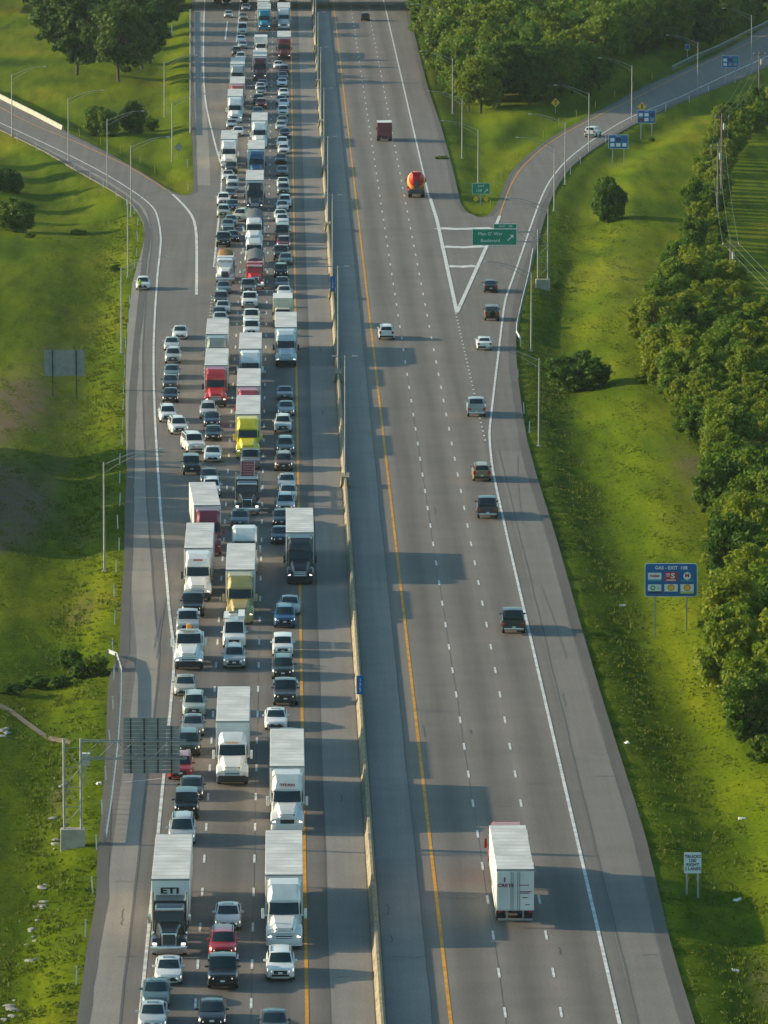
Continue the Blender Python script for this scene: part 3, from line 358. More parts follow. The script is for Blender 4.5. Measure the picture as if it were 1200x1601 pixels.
at = gm.attributes.new('rough', 'FLOAT', 'POINT'); at.data.foreach_set('value', np.clip(rough_shade, 0, 1).astype(np.float32))
struct('ground', gm)

def poly_sheet(name, P, z, m, skirt=0.):
    from mathutils.geometry import tessellate_polygon
    tri = tessellate_polygon([[Vector((x, y, 0)) for x, y in P]]); mb = MB(); n = len(P)
    mb.v = [(x, y, z) for x, y in P]; mb.f = [tuple(t) for t in tri]
    if skirt:
        mb.v += [(x, y, z - skirt) for x, y in P]; mb.f += [(i, (i + 1) % n, n + (i + 1) % n, n + i) for i in range(n)]
    me = bpy.data.meshes.new(name); me.from_pydata(mb.v, [], mb.f); bm = bmesh.new(); bm.from_mesh(me); bmesh.ops.recalc_face_normals(bm, faces=bm.faces); bm.to_mesh(me); bm.free(); me.materials.append(M[m])
    return me
def off(poly, o):
    P = np.array(poly, float); T = np.gradient(P, axis=0); T /= np.linalg.norm(T, axis=1)[:, None] + 1e-9
    return P + np.stack([-T[:, 1], T[:, 0]], 1) * o     # positive = left of the walking direction
def ribbon(name, A, B, z, m):
    n = len(A); V = [(p[0], p[1], z) for p in A] + [(p[0], p[1], z) for p in B]
    me = bpy.data.meshes.new(name); me.from_pydata(V, [], [(i, i + 1, n + i + 1, n + i) for i in range(n - 1)])
    bm = bmesh.new(); bm.from_mesh(me); bmesh.ops.recalc_face_normals(bm, faces=bm.faces)
    if sum(f.normal.z * f.calc_area() for f in bm.faces) < 0: bmesh.ops.reverse_faces(bm, faces=bm.faces)
    bm.to_mesh(me); bm.free(); me.materials.append(M[m]); return me
def dens(poly, step=6.):
    out = []
    for a, b in zip(poly, poly[1:]):
        n = max(1, int(math.dist(a, b) / step)); out += [lerp(a, b, k / n) for k in range(n)]
    return out + [poly[-1]]
def stroke(poly, w): return off(poly, w / 2), off(poly, -w / 2)
YL, L1, L2, EL, YR, LA, LB, ER = 1.35, -2.3, -5.95, -9.5, 10.65, 14.25, 17.9, 21.55
road = struct('road', poly_sheet('road', PAVE, 0., 'asphalt', .35))
def strip(x0, x1, y0, y1): return [(x0, y) for y in np.arange(y0, y1 + 1, 20.)], [(x1, y) for y in np.arange(y0, y1 + 1, 20.)]
lane_l = struct('carriageway', ribbon('carriageway', *strip(-9.35, 2.85, 340, 1700), .008, 'asphalt_left'))
lane_r = struct('carriageway', ribbon('carriageway', *strip(9.5, 21.45, 340, 1700), .008, 'asphalt_right'))
struct('hard_shoulder', ribbon('hard_shoulder', *strip(2.9, 5.75, 340, 1700), .008, 'shoulder_inner'))
struct('hard_shoulder', ribbon('hard_shoulder', *strip(6.55, 9.45, 340, 1700), .008, 'shoulder_inner'))
WLd = dens(WL)
struct('hard_shoulder', ribbon('hard_shoulder', off(WLd, 1.3), np.array([p + (q - p) * (1.95 if w_[1] < 860 else max(.6, 1.95 - (w_[1] - 860) / 60)) for p, q, w_ in zip(off(WLd, 1.3), off(WLd, 2.3), WLd)]), .008, 'shoulder_light'))
tl = [p for p in dens(GLT) if p[1] > 992]
struct('hard_shoulder', ribbon('hard_shoulder', off(tl, -.6), off(tl, -2.6), .008, 'shoulder_light'))
# right shoulder, then the outer edge of the exit ramp
gro_m = [p for p in dens(GRO) if p[1] < 700]
struct('hard_shoulder', ribbon('hard_shoulder', off(gro_m, -.95), [(min(q[0] - 3.7, 22.75), q[1]) for q in gro_m], .008, 'shoulder_right'))
for poly, side, w in ((GL, -1, .85), (GLI, -1, .7), (GLT, -1, .6), (GRT, -1, .8), (GRI, -1, .7), (GRO, -1, .9)):
    d = dens(poly, 4.)
    wob = np.array([.07 * math.sin(i * .31) + random.uniform(-.05, .05) for i in range(len(d))])
    A = off(d, .0); T = off(d, 1.) - A
    struct('gravel_verge', ribbon('gravel_verge', A, A + T * (side * (w + wob))[:, None], .014, 'verge_gravel'))
# markings ------------------------------------------------------------------
def line(parent, name, poly, w, m='paint_white', z=.024): return struct(name, ribbon(name, *stroke(poly, w), z, m), parent)
def straight(x, y0, y1): return [(x, y) for y in np.linspace(y0, y1, 40)]
line(lane_l, 'yellow_edge_line', straight(YL, 340, 1700), .24, 'paint_yellow'); line(lane_r, 'yellow_edge_line', straight(YR, 340, 1700), .24, 'paint_yellow')
line(road, 'edge_line', WLd, .24); line(road, 'edge_line', dens(WR), .24)
line(road, 'yellow_edge_line', dens(RAMP_Y), .2, 'paint_yellow'); line(road, 'yellow_edge_line', dens(RAMPR_Y), .2, 'paint_yellow')
line(road, 'gore_line', dens(RAMP_W), .38); line(road, 'edge_line', dens(TLE), .26)
line(road, 'edge_line', straight(ER, 976, 1700), .24); line(road, 'gore_line', dens(GORE_L), .48, z=.026); line(road, 'gore_line', dens(GORE_R), .48, z=.032)
for c in CHEV: line(road, 'gore_bar', dens(c, 2.), 2.6, z=.028)
line(road, 'edge_line', straight(-9.45, 1300, 1700), .22); line(road, 'gore_line', straight(-11.7, 1307, 1360), .3)
dash = MB().box(-.085, .085, -1.5, 1.5, 0, .004).build('lane_dash', 'paint_white', 0)
dot = MB().box(-.1, .1, -.45, .45, 0, .004).build('lane_dot', 'paint_white', 0)
for k in range(-1, 84):
    y = 419.7 + 12.19 * k
    for x, p in ((LA, lane_r), (LB, lane_r), (L1, lane_l), (L2, lane_l)): obj('lane_dash', dash, p, (x, y + (3.0 if x < 5 else 0), .022))
for k in range(34): obj('lane_dot', dot, road, (ER, 703 + 3.66 * k, .022))
for k in range(24): obj('lane_dot', dot, road, (EL + .1, 760 + 3.66 * k * 1.0, .022))
line(road, 'sensor_joint', [(-12.6, 502.0), (-9.7, 503.5)], .12, 'post_white', .03)
# tar seams, cracks and tyre marks
mat('tar', (.078, .072, .066), .8); mat('skid', (.115, .104, .092), .8)
def wig(poly, a, seed):
    g = random.Random(seed); return [(x + a * math.sin(i * .7 + seed) * .5 + g.uniform(-a, a), y) for i, (x, y) in enumerate(poly)]
for q, (poly, w_) in enumerate([(off(WLd, 1.28), .16), ([(22.8, y) for y in np.arange(345, 700, 5.)], .13), ([(2.88, y) for y in np.arange(345, 1400, 8.)], .08), ([(9.48, y) for y in np.arange(345, 1400, 8.)], .10), ([(LA, y) for y in np.arange(345, 1200, 6.)], .05), ([(L1, y) for y in np.arange(345, 1200, 6.)], .05)]):
    struct('tar_seam', ribbon('tar_seam', *stroke([(float(a), float(b)) for a, b in wig([tuple(p) for p in poly], .03, q)], w_), .012 + .001 * q, 'tar'), road)
for q in range(46):
    g = random.Random(100 + q); x0 = g.choice([-12.3, -11.4, 23.2, 24.1, 7.2, 8.0, 3.3, 4.2, 11.2, 15.0, 18.6]); y0 = 405 + 420 * g.random()**1.5; ln = g.uniform(.8, 2.6)
    pts = [(x0 + ln * u, y0 + g.uniform(-.25, .25)) for u in np.linspace(0, 1, 7)] if q % 3 else [(x0 + g.uniform(-.12, .12), y0 + 2.4 * ln * u) for u in np.linspace(0, 1, 7)]
    if pave_dist(np.array([x0]), np.array([y0]))[0] < -1.2: struct('crack', ribbon('crack', *stroke(pts, g.uniform(.06, .14)), .0195 + .0001 * q, 'tar'), road)
for q, (x0, y0, x1, y1) in enumerate([(-11.4, 566, -10.6, 606), (-11.1, 560, -10.9, 600), (23.4, 640, 24.6, 690), (24.2, 560, 23.6, 600)]):
    struct('tyre_mark', ribbon('tyre_mark', *stroke([(x0 + (x1 - x0) * u**1.6, y0 + (y1 - y0) * u) for u in np.linspace(0, 1, 14)], .13), .0215 + .0002 * q, 'skid'), road)
struct('dirt_track', ribbon('dirt_track', [(x, y + 1.1) for x, y in TRACK], [(x, y - 1.0) for x, y in TRACK], 0, 'dirt'))
o = bpy.data.objects['dirt_track']
for v in o.data.vertices: v.co.z = th(v.co.x, v.co.y) + .05
# median barrier: cast segments with open joints -------------------------------
BX = 6.15
prof = [(-.30, 0), (-.30, .1), (-.17, .34), (-.09, 1.07), (.09, 1.07), (.17, .34), (.30, .1), (.30, 0)]
def seg(l): return MB().loft([[(x, y, z) for x, z in prof] for y in (.02, l - .02)]).build('barrier_segment', 'barrier_concrete', 30)
barrier = tag(empty('median_barrier', (BX, 340, 0)), 'long concrete barrier running down the median between the two carriageways', 'barrier')
poles_y = [MED_POLE[0] + k * 87. for k in range(0, 10)]
sg = seg(12.2)
blockm = MB().loft([[(x * 1.45, y, min(z, 1.17)) for x, z in [(-.36, 0), (-.36, .15), (-.3, .4), (-.28, 1.16), (.28, 1.16), (.3, .4), (.36, .15), (.36, 0)]] for y in (-1.6, 1.6)]).build('pole_block', 'barrier_concrete', 30)
for k in range(112): obj('barrier_segment', sg, barrier, (0, k * 12.2, 0))
for y in poles_y: obj('pole_block', blockm, barrier, (0, y - 340, 0))

# overpass whose shadow crosses the top of the view
ov = tag(empty('overpass', (0, 1402, 0)), 'concrete road bridge crossing over the highway at the far end', 'bridge')
obj('deck', MB().box(-75, 75, -5, 23, 4.9, 6.2).build('deck', 'concrete', 0), ov)
for y in (-5.25, 23): obj('parapet', MB().box(-75, 75, y, y + .25, 5.7, 7.2).build('parapet', 'concrete', 0), ov)
pier = MB().box(-.45, .45, 1, 14.5, -.3, 4.89, .1).build('pier', 'concrete', 30)
for x in (6.15, -24, 33): obj('pier', pier, ov, (x, 0, 0))

# ======================= VEHICLES ==========================================
CLR = dict(white=(.66, .66, .63), silver=(.36, .39, .39), grey=(.16, .175, .18), charcoal=(.045, .052, .055), black=(.014, .016, .018), slate=(.12, .16, .17), teal=(.075, .125, .125), navy=(.015, .03, .07), blue=(.015, .075, .17),
           darkgreen=(.03, .042, .036), sage=(.33, .36, .31), beige=(.40, .36, .28), cream=(.56, .52, .38), brown=(.12, .075, .055), bronze=(.26, .18, .09), maroon=(.16, .022, .035), red=(.34, .018, .02), rose=(.42, .06, .075), coral=(.45, .09, .075),
           gold=(.36, .28, .10), yellow=(.62, .50, .02), turquoise=(.02, .22, .32), paleblue=(.50, .56, .58), pewter=(.20, .235, .22))
WORD = dict(white='white', silver='silver', grey='grey', charcoal='charcoal', black='black', slate='blue-grey', teal='teal-grey', navy='navy blue', blue='blue', darkgreen='dark green', sage='pale green-grey', beige='beige', cream='cream', brown='brown', bronze='bronze',
            maroon='maroon', red='red', rose='rose-red', coral='coral-red', gold='gold', yellow='yellow', turquoise='turquoise', paleblue='pale blue', pewter='pewter-grey')
def wheel_mesh(r, w, dual=False):
    n = 18; prof = [(-w / 2, r * .6), (-w / 2, r * .93), (-w * .38, r), (w * .38, r), (w / 2, r * .93), (w / 2, r * .6)]
    t = MB().loft([[(x, q * math.cos(2 * math.pi * k / n), q * math.sin(2 * math.pi * k / n)) for k in range(n)] for x, q in prof]).build('tyre', 'rubber', 40)
    rm = MB(); rm.cylx(-w / 2 - .006, w / 2 + .006, 0, 0, r * .6, 16)
    rm.cylx(w / 2, w / 2 + .03, 0, 0, r * .2, 10); rm.cylx(-w / 2 - .03, -w / 2, 0, 0, r * .2, 10)
    return t, rm.build('rim', 'alloy', 30)
WH = {k: wheel_mesh(r, w) for k, (r, w) in dict(car=(.335, .23), suv=(.37, .25), truck=(.50, .28), dual=(.50, .58)).items()}
SPARE = WH['suv'][0].copy(); SPARE.transform(Matrix.Rotation(math.pi / 2, 4, 'Z'))
# type: L, W, H, hood front z, hood rear z, deck z, cowl y, roof front y, roof rear y, rear base y, ground clearance
SPEC = dict(sedan=(4.85, 1.86, 1.45, .74, .96, 1.04, 1.20, 2.05, 3.35, 4.15, .19), coupe=(4.6, 1.86, 1.36, .72, .93, 1.0, 1.35, 2.15, 3.1, 4.05, .17), suv=(4.75, 1.92, 1.72, .96, 1.12, 1.16, 1.12, 1.82, 4.25, 4.62, .24),
            bigsuv=(5.25, 2.06, 1.92, 1.08, 1.24, 1.27, 1.25, 1.95, 4.75, 5.12, .27), hatch=(4.35, 1.82, 1.56, .84, 1.03, 1.08, 1.0, 1.8, 3.75, 4.2, .2), boxy=(4.2, 1.82, 1.65, .95, 1.08, 1.12, .95, 1.5, 3.95, 4.12, .2),
            jeep=(4.35, 1.9, 1.87, 1.12, 1.18, 1.2, 1.45, 1.72, 4.1, 4.2, .32), minivan=(5.1, 2.0, 1.76, .86, 1.08, 1.12, .85, 1.85, 4.7, 5.0, .2), pickup=(5.85, 2.04, 1.94, 1.08, 1.22, 1.24, 1.5, 2.15, 3.6, 3.9, .3), van=(5.6, 2.02, 2.25, 1.0, 1.25, 1.3, .85, 1.55, 5.4, 5.52, .24))
def car_parts(typ, lit, rear_lit=False):
    L, Wd, H, hf, hr, dk, yc, rf, rr, yr, gc = SPEC[typ]; hw = Wd / 2; pk = typ == 'pickup'; big = typ in ('suv', 'bigsuv', 'pickup', 'jeep', 'van')
    wk = 'suv' if big else 'car'; R = .37 if big else .335; ax0, ax1 = .19 * L if not pk else 1.0, (L - .21 * L) if not pk else 4.55
    if typ == 'jeep': ax0 = .7
    end = L if not pk else 4.05
    def zo(y):
        for a in (ax0, ax1):
            d = abs(y - a)
            if d < R + .10: return max(gc + .06, math.sqrt(max(0, (R + .10)**2 - d * d)) * .92 + R * .85 - .05 + .0)
        return gc + .06
    sq = 1 if typ in ('jeep', 'boxy', 'van', 'pickup', 'bigsuv') else 0
    fr = .9 if sq else .80; ys = sorted(set([0, .10, .35] + [a + s * (R + .10) * q for a in (ax0, ax1) for s in (-1, 1) for q in (1.02, .8, .45)] + [ax0, ax1, yc, (yc + yr) / 2, yr] + ([end - .35, end - .1, end] if not pk else [end])))
    ys = [y for y in ys if 0 <= y <= end]; rings = []
    for y in ys:
        w = hw * (fr + (1 - fr) * min(1, (y / .55)**.5)) if y < .55 else hw
        e = end - y
        if e < .4 and not pk: w = hw * (.88 + .12 * (e / .4)**.5)
        if y <= yc: zt = hf + (hr - hf) * (y / yc)**.7 - (.10 if y == 0 else .02 if y < .2 else 0)
        elif y <= yr: zt = hr + (dk - hr) * (y - yc) / max(.1, yr - yc)
        else: zt = dk - (.06 if e < .2 and not pk else 0) - (.08 if e < .01 and not pk else 0)
        zl = gc + (.14 if y < .05 or (e < .05 and not pk) else 0); z2 = max(zo(y), zl + .05)
        half = [(0, zl), (w - .30, zl), (w - .27, z2), (w - .012, z2 + .02), (w, max(z2 + .07, .55 * (zl + zt))), (w - .02, max(zt - .13, z2 + .1)), (w - .09, zt - .02), (w * .55, zt + .012), (0, zt + .03)]
        rings.append([(x, y, z) for x, z in half] + [(-x, y, z) for x, z in reversed(half[1:-1])])
    body = MB().loft(rings)
    # greenhouse cage
    xb, xt = hw - .10, hw * (.74 if not sq else .84); bl = .22 if not sq else .08; n = 6; crown = .05
    zc, zr = hr - .02, dk - .02
    def Bf(u): return (-xb + 2 * xb * u, yc - bl * (1 - (2 * u - 1)**2), zc + .03 * (1 - (2 * u - 1)**2))
    def Tf(u): return (-xt + 2 * xt * u, rf - bl * .5 * (1 - (2 * u - 1)**2), H - crown * (2 * u - 1)**2)
    def Tr(u): return (-xt + 2 * xt * u, rr + .05 * (1 - (2 * u - 1)**2), H - .03 - crown * (2 * u - 1)**2)
    def Br(u): return (-xb + 2 * xb * u, yr + .06 * (1 - (2 * u - 1)**2), zr + .02 * (1 - (2 * u - 1)**2))
    for A, B, nv in ((Bf, Tf, 2), (Tf, Tr, 3), (Tr, Br, 2)):
        g = [[lerp(A(i / n), B(i / n), j / nv) for i in range(n + 1)] for j in range(nv + 1)]
        if A is Tf: g = [[(p[0], p[1], p[2] + .035 * math.sin(math.pi * j / nv)) for p in r] for j, r in enumerate(g)]
        body.loft(g, cap=False, closed=False)
    def side(s, t, u): return lerp(lerp(Bf(u), Br(u), s), lerp(Tf(u), Tr(u), s), t)
    for u in (0, 1): body.loft([[side(s / 6, t, u) for s in range(7)] for t in (0, .5, 1)], cap=False, closed=False)
    P = []
    P.append(('body', body.build('body', 'paint', 32), (0, 0, 0), []))
    if pk:
        bd = MB(); z0, zt = .62, 1.30
        for s in (-1, 1):
            for a, b, z in ((4.1, ax1 - .48, .5), (ax1 - .48, ax1 + .48, .86), (ax1 + .48, L - .06, .5)): bd.box(min(s * hw, s * (hw - .09)), max(s * hw, s * (hw - .09)), a, b, z, zt)
        bd.box(-hw + .09, hw - .09, 4.1, L - .06, .78, .86); bd.box(-hw + .09, hw - .09, 4.1, 4.16, .86, zt)
        P.append(('cargo_bed', bd.build('cargo_bed', 'paint', 0), (0, 0, 0), [('bed_liner', MB().box(-hw + .10, hw - .10, 4.17, L - .14, .862, .90).build('bed_liner', 'black_plastic', 0), (0, 0, 0))]))
        P.append(('tailgate', MB().box(-hw + .02, hw - .02, L - .10, L - .03, .62, zt - .01, .015).build('tailgate', 'paint', 0), (0, 0, 0), []))
    g = MB().loft([[tuple(np.array(lerp(Bf(u), Tf(u), v)) + np.array((0, -.012, .010))) for u in np.linspace(.06, .94, n + 1)] for v in (.05, .5, .93)], cap=False, closed=False)
    P.append(('windshield', g.build('windshield', 'glass', 60), (0, 0, 0), []))
    g = MB().loft([[tuple(np.array(lerp(Tr(u), Br(u), v)) + np.array((0, .012, .008))) for u in np.linspace(.1, .9, n + 1)] for v in (.12, .5, .86)], cap=False, closed=False)
    P.append(('rear_window', g.build('rear_window', 'glass', 60), (0, 0, 0), []))
    long_ = typ in ('suv', 'bigsuv', 'minivan', 'van', 'hatch', 'boxy', 'jeep')
    spans = ((.05, .36), (.39, .68), (.71, .93)) if long_ else ((.07, .5), (.54, .9))
    for u, sx in ((0, -1), (1, 1)):
        for a, b in spans:
            mb = MB().panel(*[side(s, t, u) for s, t in ((a, .14), (b, .14), (b, .88), (a, .88))], th=.008, out=(sx, 0, .2)); P.append(('side_window', mb.build('side_window', 'glass', 0), (0, 0, 0), []))
    # face
    zf = hf - .10
    P.append(('grille', MB().box(-hw * .46, hw * .46, -.03, .05, zf - .30, zf - .06, .02).build('grille', 'black_plastic' if typ != 'bigsuv' else 'chrome', 30), (0, 0, 0), []))
    P.append(('lower_intake', MB().box(-hw * .62, hw * .62, -.02, .06, gc + .15, gc + .30, .02).build('lower_intake', 'black_plastic', 30), (0, 0, 0), []))
    P.append(('licence_plate', MB().box(-.15, .15, -.045, -.02, gc + .33, gc + .46).build('licence_plate', 'plate', 0), (0, 0, 0), []))
    for s in (-1, 1):
        x0, x1 = s * hw * .60, s * hw * .90
        hl = MB().hexa([(x0, -.02, zf - .16), (x1, .10, zf - .12), (x1, .2, zf - .12), (x0, .1, zf - .16), (x0, .0, zf - .03), (x1 + s * .02, .16, zf + .03), (x1 + s * .02, .34, zf + .03), (x0, .12, zf - .03)]).build('headlight', 'lamp_lit' if lit else 'lamp_glass', 0)
        P.append(('headlight', hl, (0, 0, 0), []))
        zt = dk - .30 if not long_ and not pk else (dk - .34)
        P.append(('taillight', MB().box(min(s * hw * .64, s * hw * .93), max(s * hw * .64, s * hw * .93), L - .16, L + .012, zt - .03, zt + (.20 if not long_ else .30), .02).build('taillight', 'tail_red', 30), (0, 0, 0), []))
        P.append(('door_mirror', MB().box(min(s * (hw - .08), s * (hw + .17)), max(s * (hw - .08), s * (hw + .17)), yc + .30, yc + .44, zc + .02, zc + .17, .03).build('door_mirror', 'paint', 30), (0, 0, 0), []))
        for a in (ax0, ax1): P.append(('wheel', WH[wk][0], (s * (hw - .135), a, R if wk == 'suv' else .335), [('rim', WH[wk][1], (0, 0, 0))]))
    P.append(('rear_bumper', MB().box(-hw * .86, hw * .86, L - .12, L + .03, gc + .14, gc + .34, .03).build('rear_bumper', 'black_plastic' if typ != 'pickup' else 'chrome', 30), (0, 0, 0), []))
    P.append(('rear_plate', MB().box(-.15, .15, L + .03, L + .04, gc + .36, gc + .49).build('rear_plate', 'plate', 0), (0, 0, 0), []))
    if typ in ('suv', 'bigsuv', 'minivan'):
        for s in (-1, 1): P.append(('roof_rail', MB().box(min(s * (xt - .10), s * (xt - .05)), max(s * (xt - .10), s * (xt - .05)), rf + .25, rr - .15, H - .03, H + .045).build('roof_rail', 'black_plastic', 0), (0, 0, 0), []))
    if typ == 'sedan': P.append(('sunroof', MB().box(-xt * .55, xt * .55, rf + .12, rf + .62, H, H + .022).build('sunroof', 'glass', 0), (0, 0, 0), []))
    if typ == 'jeep': P.append(('spare_wheel', SPARE, (0, L + .12, .95), []))
    return P
def taper(rings_spec, corner=.12):
    """rounded-rectangle rings: (y, halfwidth bottom, halfwidth top, z0, z1)"""
    out = []
    for y, wb, wt, z0, z1 in rings_spec:
        c = min(corner, (z1 - z0) * .3); out.append([(-wb, y, z0), (wb, y, z0), (wb, y, z0 + c), (wt, y, z1 - c), (wt - c, y, z1), (-wt + c, y, z1), (-wt, y, z1 - c), (-wb, y, z0 + c)])
    return out
def tractor_parts(style, lit, col_part='truck_paint'):
    P = []; add = lambda n, mb, m, sub=[], sm=30: P.append((n, mb.build(n, m, sm), (0, 0, 0), sub))
    lamp = 'lamp_lit' if lit else 'lamp_glass'
    if style == 'classic':
        add('bumper', MB().box(-1.24, 1.24, 0, .28, .32, .82, .06), 'chrome')
        add('hood', MB().loft(taper([(.30, .62, .58, .75, 1.72), (1.2, .72, .66, .8, 1.88), (2.35, .98, .86, .9, 2.02)])), col_part)
        add('grille', MB().box(-.52, .52, .24, .34, .78, 1.66, .03), 'chrome', [('grille_bars', MB().add([], []).box(-.42, .42, .225, .26, .86, 1.58).build('grille_bars', 'dark_metal', 0), (0, 0, 0))])
        for s in (-1, 1):
            add('fender', MB().loft([[(s * x, y, z) for x, z in ((.60, zb), (1.22, zb), (1.22, zt - .12), (1.12, zt), (.60, zt + .05))] for y, zb, zt in ((.22, .75, .95), (.5, 1.0, 1.22), (1.2, 1.08, 1.3), (1.9, .95, 1.2), (2.3, .7, 1.1))]), col_part)
            add('headlight', MB().box(min(s * .82, s * 1.12), max(s * .82, s * 1.12), .12, .3, .86, 1.0, .03), lamp)
            add('exhaust_stack', MB().tube([(s * 1.12, 4.3, .9), (s * 1.12, 4.3, 3.75)], .085, 10), 'chrome')
            add('fuel_tank', MB().tube([(s * .95, 3.4, .72), (s * .95, 5.4, .72)], .33, 14), 'chrome')
            add('side_window', MB().box(min(s * 1.0, s * 1.07), max(s * 1.0, s * 1.07), 2.75, 3.75, 2.05, 2.62), 'glass')
            add('door_mirror', MB().box(min(s * 1.28, s * 1.46), max(s * 1.28, s * 1.46), 2.55, 2.66, 1.85, 2.5, .03), 'chrome')
        add('cab', MB().loft(taper([(2.36, 1.05, .96, .9, 2.05), (2.62, 1.06, .98, .9, 2.86), (3.0, 1.06, 1.0, .9, 2.98), (4.1, 1.06, 1.0, .9, 3.0)])), col_part)
        add('windshield', MB().panel((-.92, 2.40, 2.08), (.92, 2.40, 2.08), (.88, 2.61, 2.70), (-.88, 2.61, 2.70), out=(0, -1, .3), th=.02), 'glass')
        add('sun_visor', MB().box(-.96, .96, 2.38, 2.66, 2.74, 2.92, .03), 'chrome')
        add('sleeper', MB().loft(taper([(4.13, 1.15, 1.08, .95, 3.12), (5.75, 1.15, 1.08, .95, 3.18)])), col_part)
        add('chassis', MB().box(-.5, .5, 2.0, 8.4, .75, .98), 'dark_metal', sm=0)
        fx_, ax, fl = 1.2, (6.5, 7.8), 6.4
    else:
        day = style == 'day'
        add('bumper', MB().loft(taper([(.02, .95, .9, .30, .78), (.12, 1.18, 1.12, .28, .82), (.5, 1.24, 1.2, .30, .84)], .1)), 'black_plastic' if style in ('volvo', 'day') else col_part)
        hw_ = .80 if style == 'kw' else .88
        add('hood', MB().loft(taper([(.10, hw_ * .86, hw_ * .72, .80, 1.42), (.45, hw_, hw_ * .86, .80, 1.68), (1.3, hw_ + .08, hw_ * .94, .9, 1.9), (2.15, 1.05, .92, .95, 2.06)], .18)), col_part)
        add('grille', MB().panel((-hw_ * .62, .10, .72), (hw_ * .62, .10, .72), (hw_ * .68, .20, 1.48), (-hw_ * .68, .20, 1.48), out=(0, -1, 0), th=.05), 'black_plastic' if style != 'casc' else 'dark_metal', sm=0,
            sub=[('grille_bar', MB().hexa([(-.60, .035, .86 + k * .17), (.60, .035, .86 + k * .17), (.60, .07, .86 + k * .17), (-.60, .07, .86 + k * .17), (-.60, .045, .91 + k * .17), (.60, .045, .91 + k * .17), (.60, .08, .91 + k * .17), (-.60, .08, .91 + k * .17)]).build('grille_bar', 'chrome', 0), (0, 0, 0)) for k in range(3)] if style != 'kw' else [])
        for s in (-1, 1):
            add('fender', MB().loft([[(s * x, y, z) for x, z in ((.60, zb), (1.24, zb), (1.24, zt - .15), (1.14, zt), (.6, zt + .12))] for y, zb, zt in ((.12, .74, 1.10), (.45, .85, 1.34), (.75, 1.06, 1.42), (1.5, 1.06, 1.46), (2.0, .85, 1.42), (2.3, .6, 1.3))]), col_part)
            hl = MB().hexa([(s * .86, .06, .90), (s * 1.12, .10, .88), (s * 1.16, .4, .90), (s * .86, .4, .90), (s * .90, .12, 1.04), (s * 1.15, .2, 1.10), (s * 1.18, .5, 1.13), (s * .90, .5, 1.08)]); P.append(('headlight', hl.build('headlight', lamp, 0), (0, 0, 0), []))
            add('side_window', MB().box(min(s * 1.08, s * 1.165), max(s * 1.08, s * 1.165), 2.55, 3.35, 2.0, 2.68), 'glass')
            mb = MB().box(min(s * 1.36, s * 1.56), max(s * 1.36, s * 1.56), 2.2, 2.34, 1.75, 2.45, .04); mb.box(min(s * 1.1, s * 1.4), max(s * 1.1, s * 1.4), 2.24, 2.30, 1.95, 2.0); add('door_mirror', mb, 'black_plastic' if style == 'volvo' else col_part)
            if not day: add('side_fairing', MB().box(min(s * .95, s * 1.2), max(s * .95, s * 1.2), 3.4, 5.9, .42, 1.05, .05), col_part)
            else: add('fuel_tank', MB().tube([(s * .92, 3.3, .72), (s * .92, 4.9, .72)], .32, 14), 'chrome')
        add('cab', MB().loft(taper([(2.12, 1.1, 1.02, .9, 2.06), (2.34, 1.14, 1.06, .9, 2.5), (2.62, 1.15, 1.06, .9, 2.92), (3.45, 1.16, 1.1, .9, 3.0)], .14)), col_part)
        add('windshield', MB().loft([[(x, y0 - .10 * (1 - (x / 1.0)**2), z) for x in np.linspace(-xw, xw, 7)] for y0, z, xw in ((2.10, 2.07, 1.02), (2.30, 2.46, 1.0), (2.50, 2.82, .97))], cap=False, closed=False), 'glass', sm=60)
        if day:
            add('roof_fairing', MB().loft(taper([(2.75, .8, .7, 2.9, 3.02), (3.4, 1.05, .95, 2.9, 3.45), (3.75, 1.08, 1.0, 2.9, 3.62)], .2)), col_part)
        else:
            add('sleeper', MB().loft(taper([(3.40, 1.18, 1.10, .9, 3.9), (5.15, 1.2, 1.12, .9, 3.98)], .16)), col_part)
            fr = [(2.55, 1.06, .96, 2.72, 2.98), (2.95, 1.10, .98, 2.72, 3.45), (3.42, 1.16, 1.06, 2.72, 3.92)] if style != 'volvo' else [(2.5, 1.06, 1.0, 2.72, 3.02), (2.72, 1.10, 1.02, 2.72, 3.55), (3.42, 1.16, 1.06, 2.72, 3.93)]
            add('roof_fairing', MB().loft(taper(fr, .2)), col_part)
            for s in (-1, 1): add('gap_fairing', MB().box(min(s * 1.14, s * 1.19), max(s * 1.14, s * 1.19), 5.16, 5.6, 1.0, 3.75), col_part, sm=0)
        add('marker_lights', MB().box(-.5, .5, 2.56, 2.60, 2.93, 2.98), 'amber', sm=0)
        add('chassis', MB().box(-.5, .5, 2.0, 7.9, .75, .98), 'dark_metal', sm=0)
        fx_, ax, fl = 1.15, (6.2, 7.5), 6.0
    for s in (-1, 1):
        P.append(('wheel', WH['truck'][0], (s * 1.04, fx_, .5), [('rim', WH['truck'][1], (0, 0, 0))]))
        for a in ax:
            P.append(('wheel', WH['dual'][0], (s * .93, a, .5), [('rim', WH['dual'][1], (0, 0, 0))]))
    return P
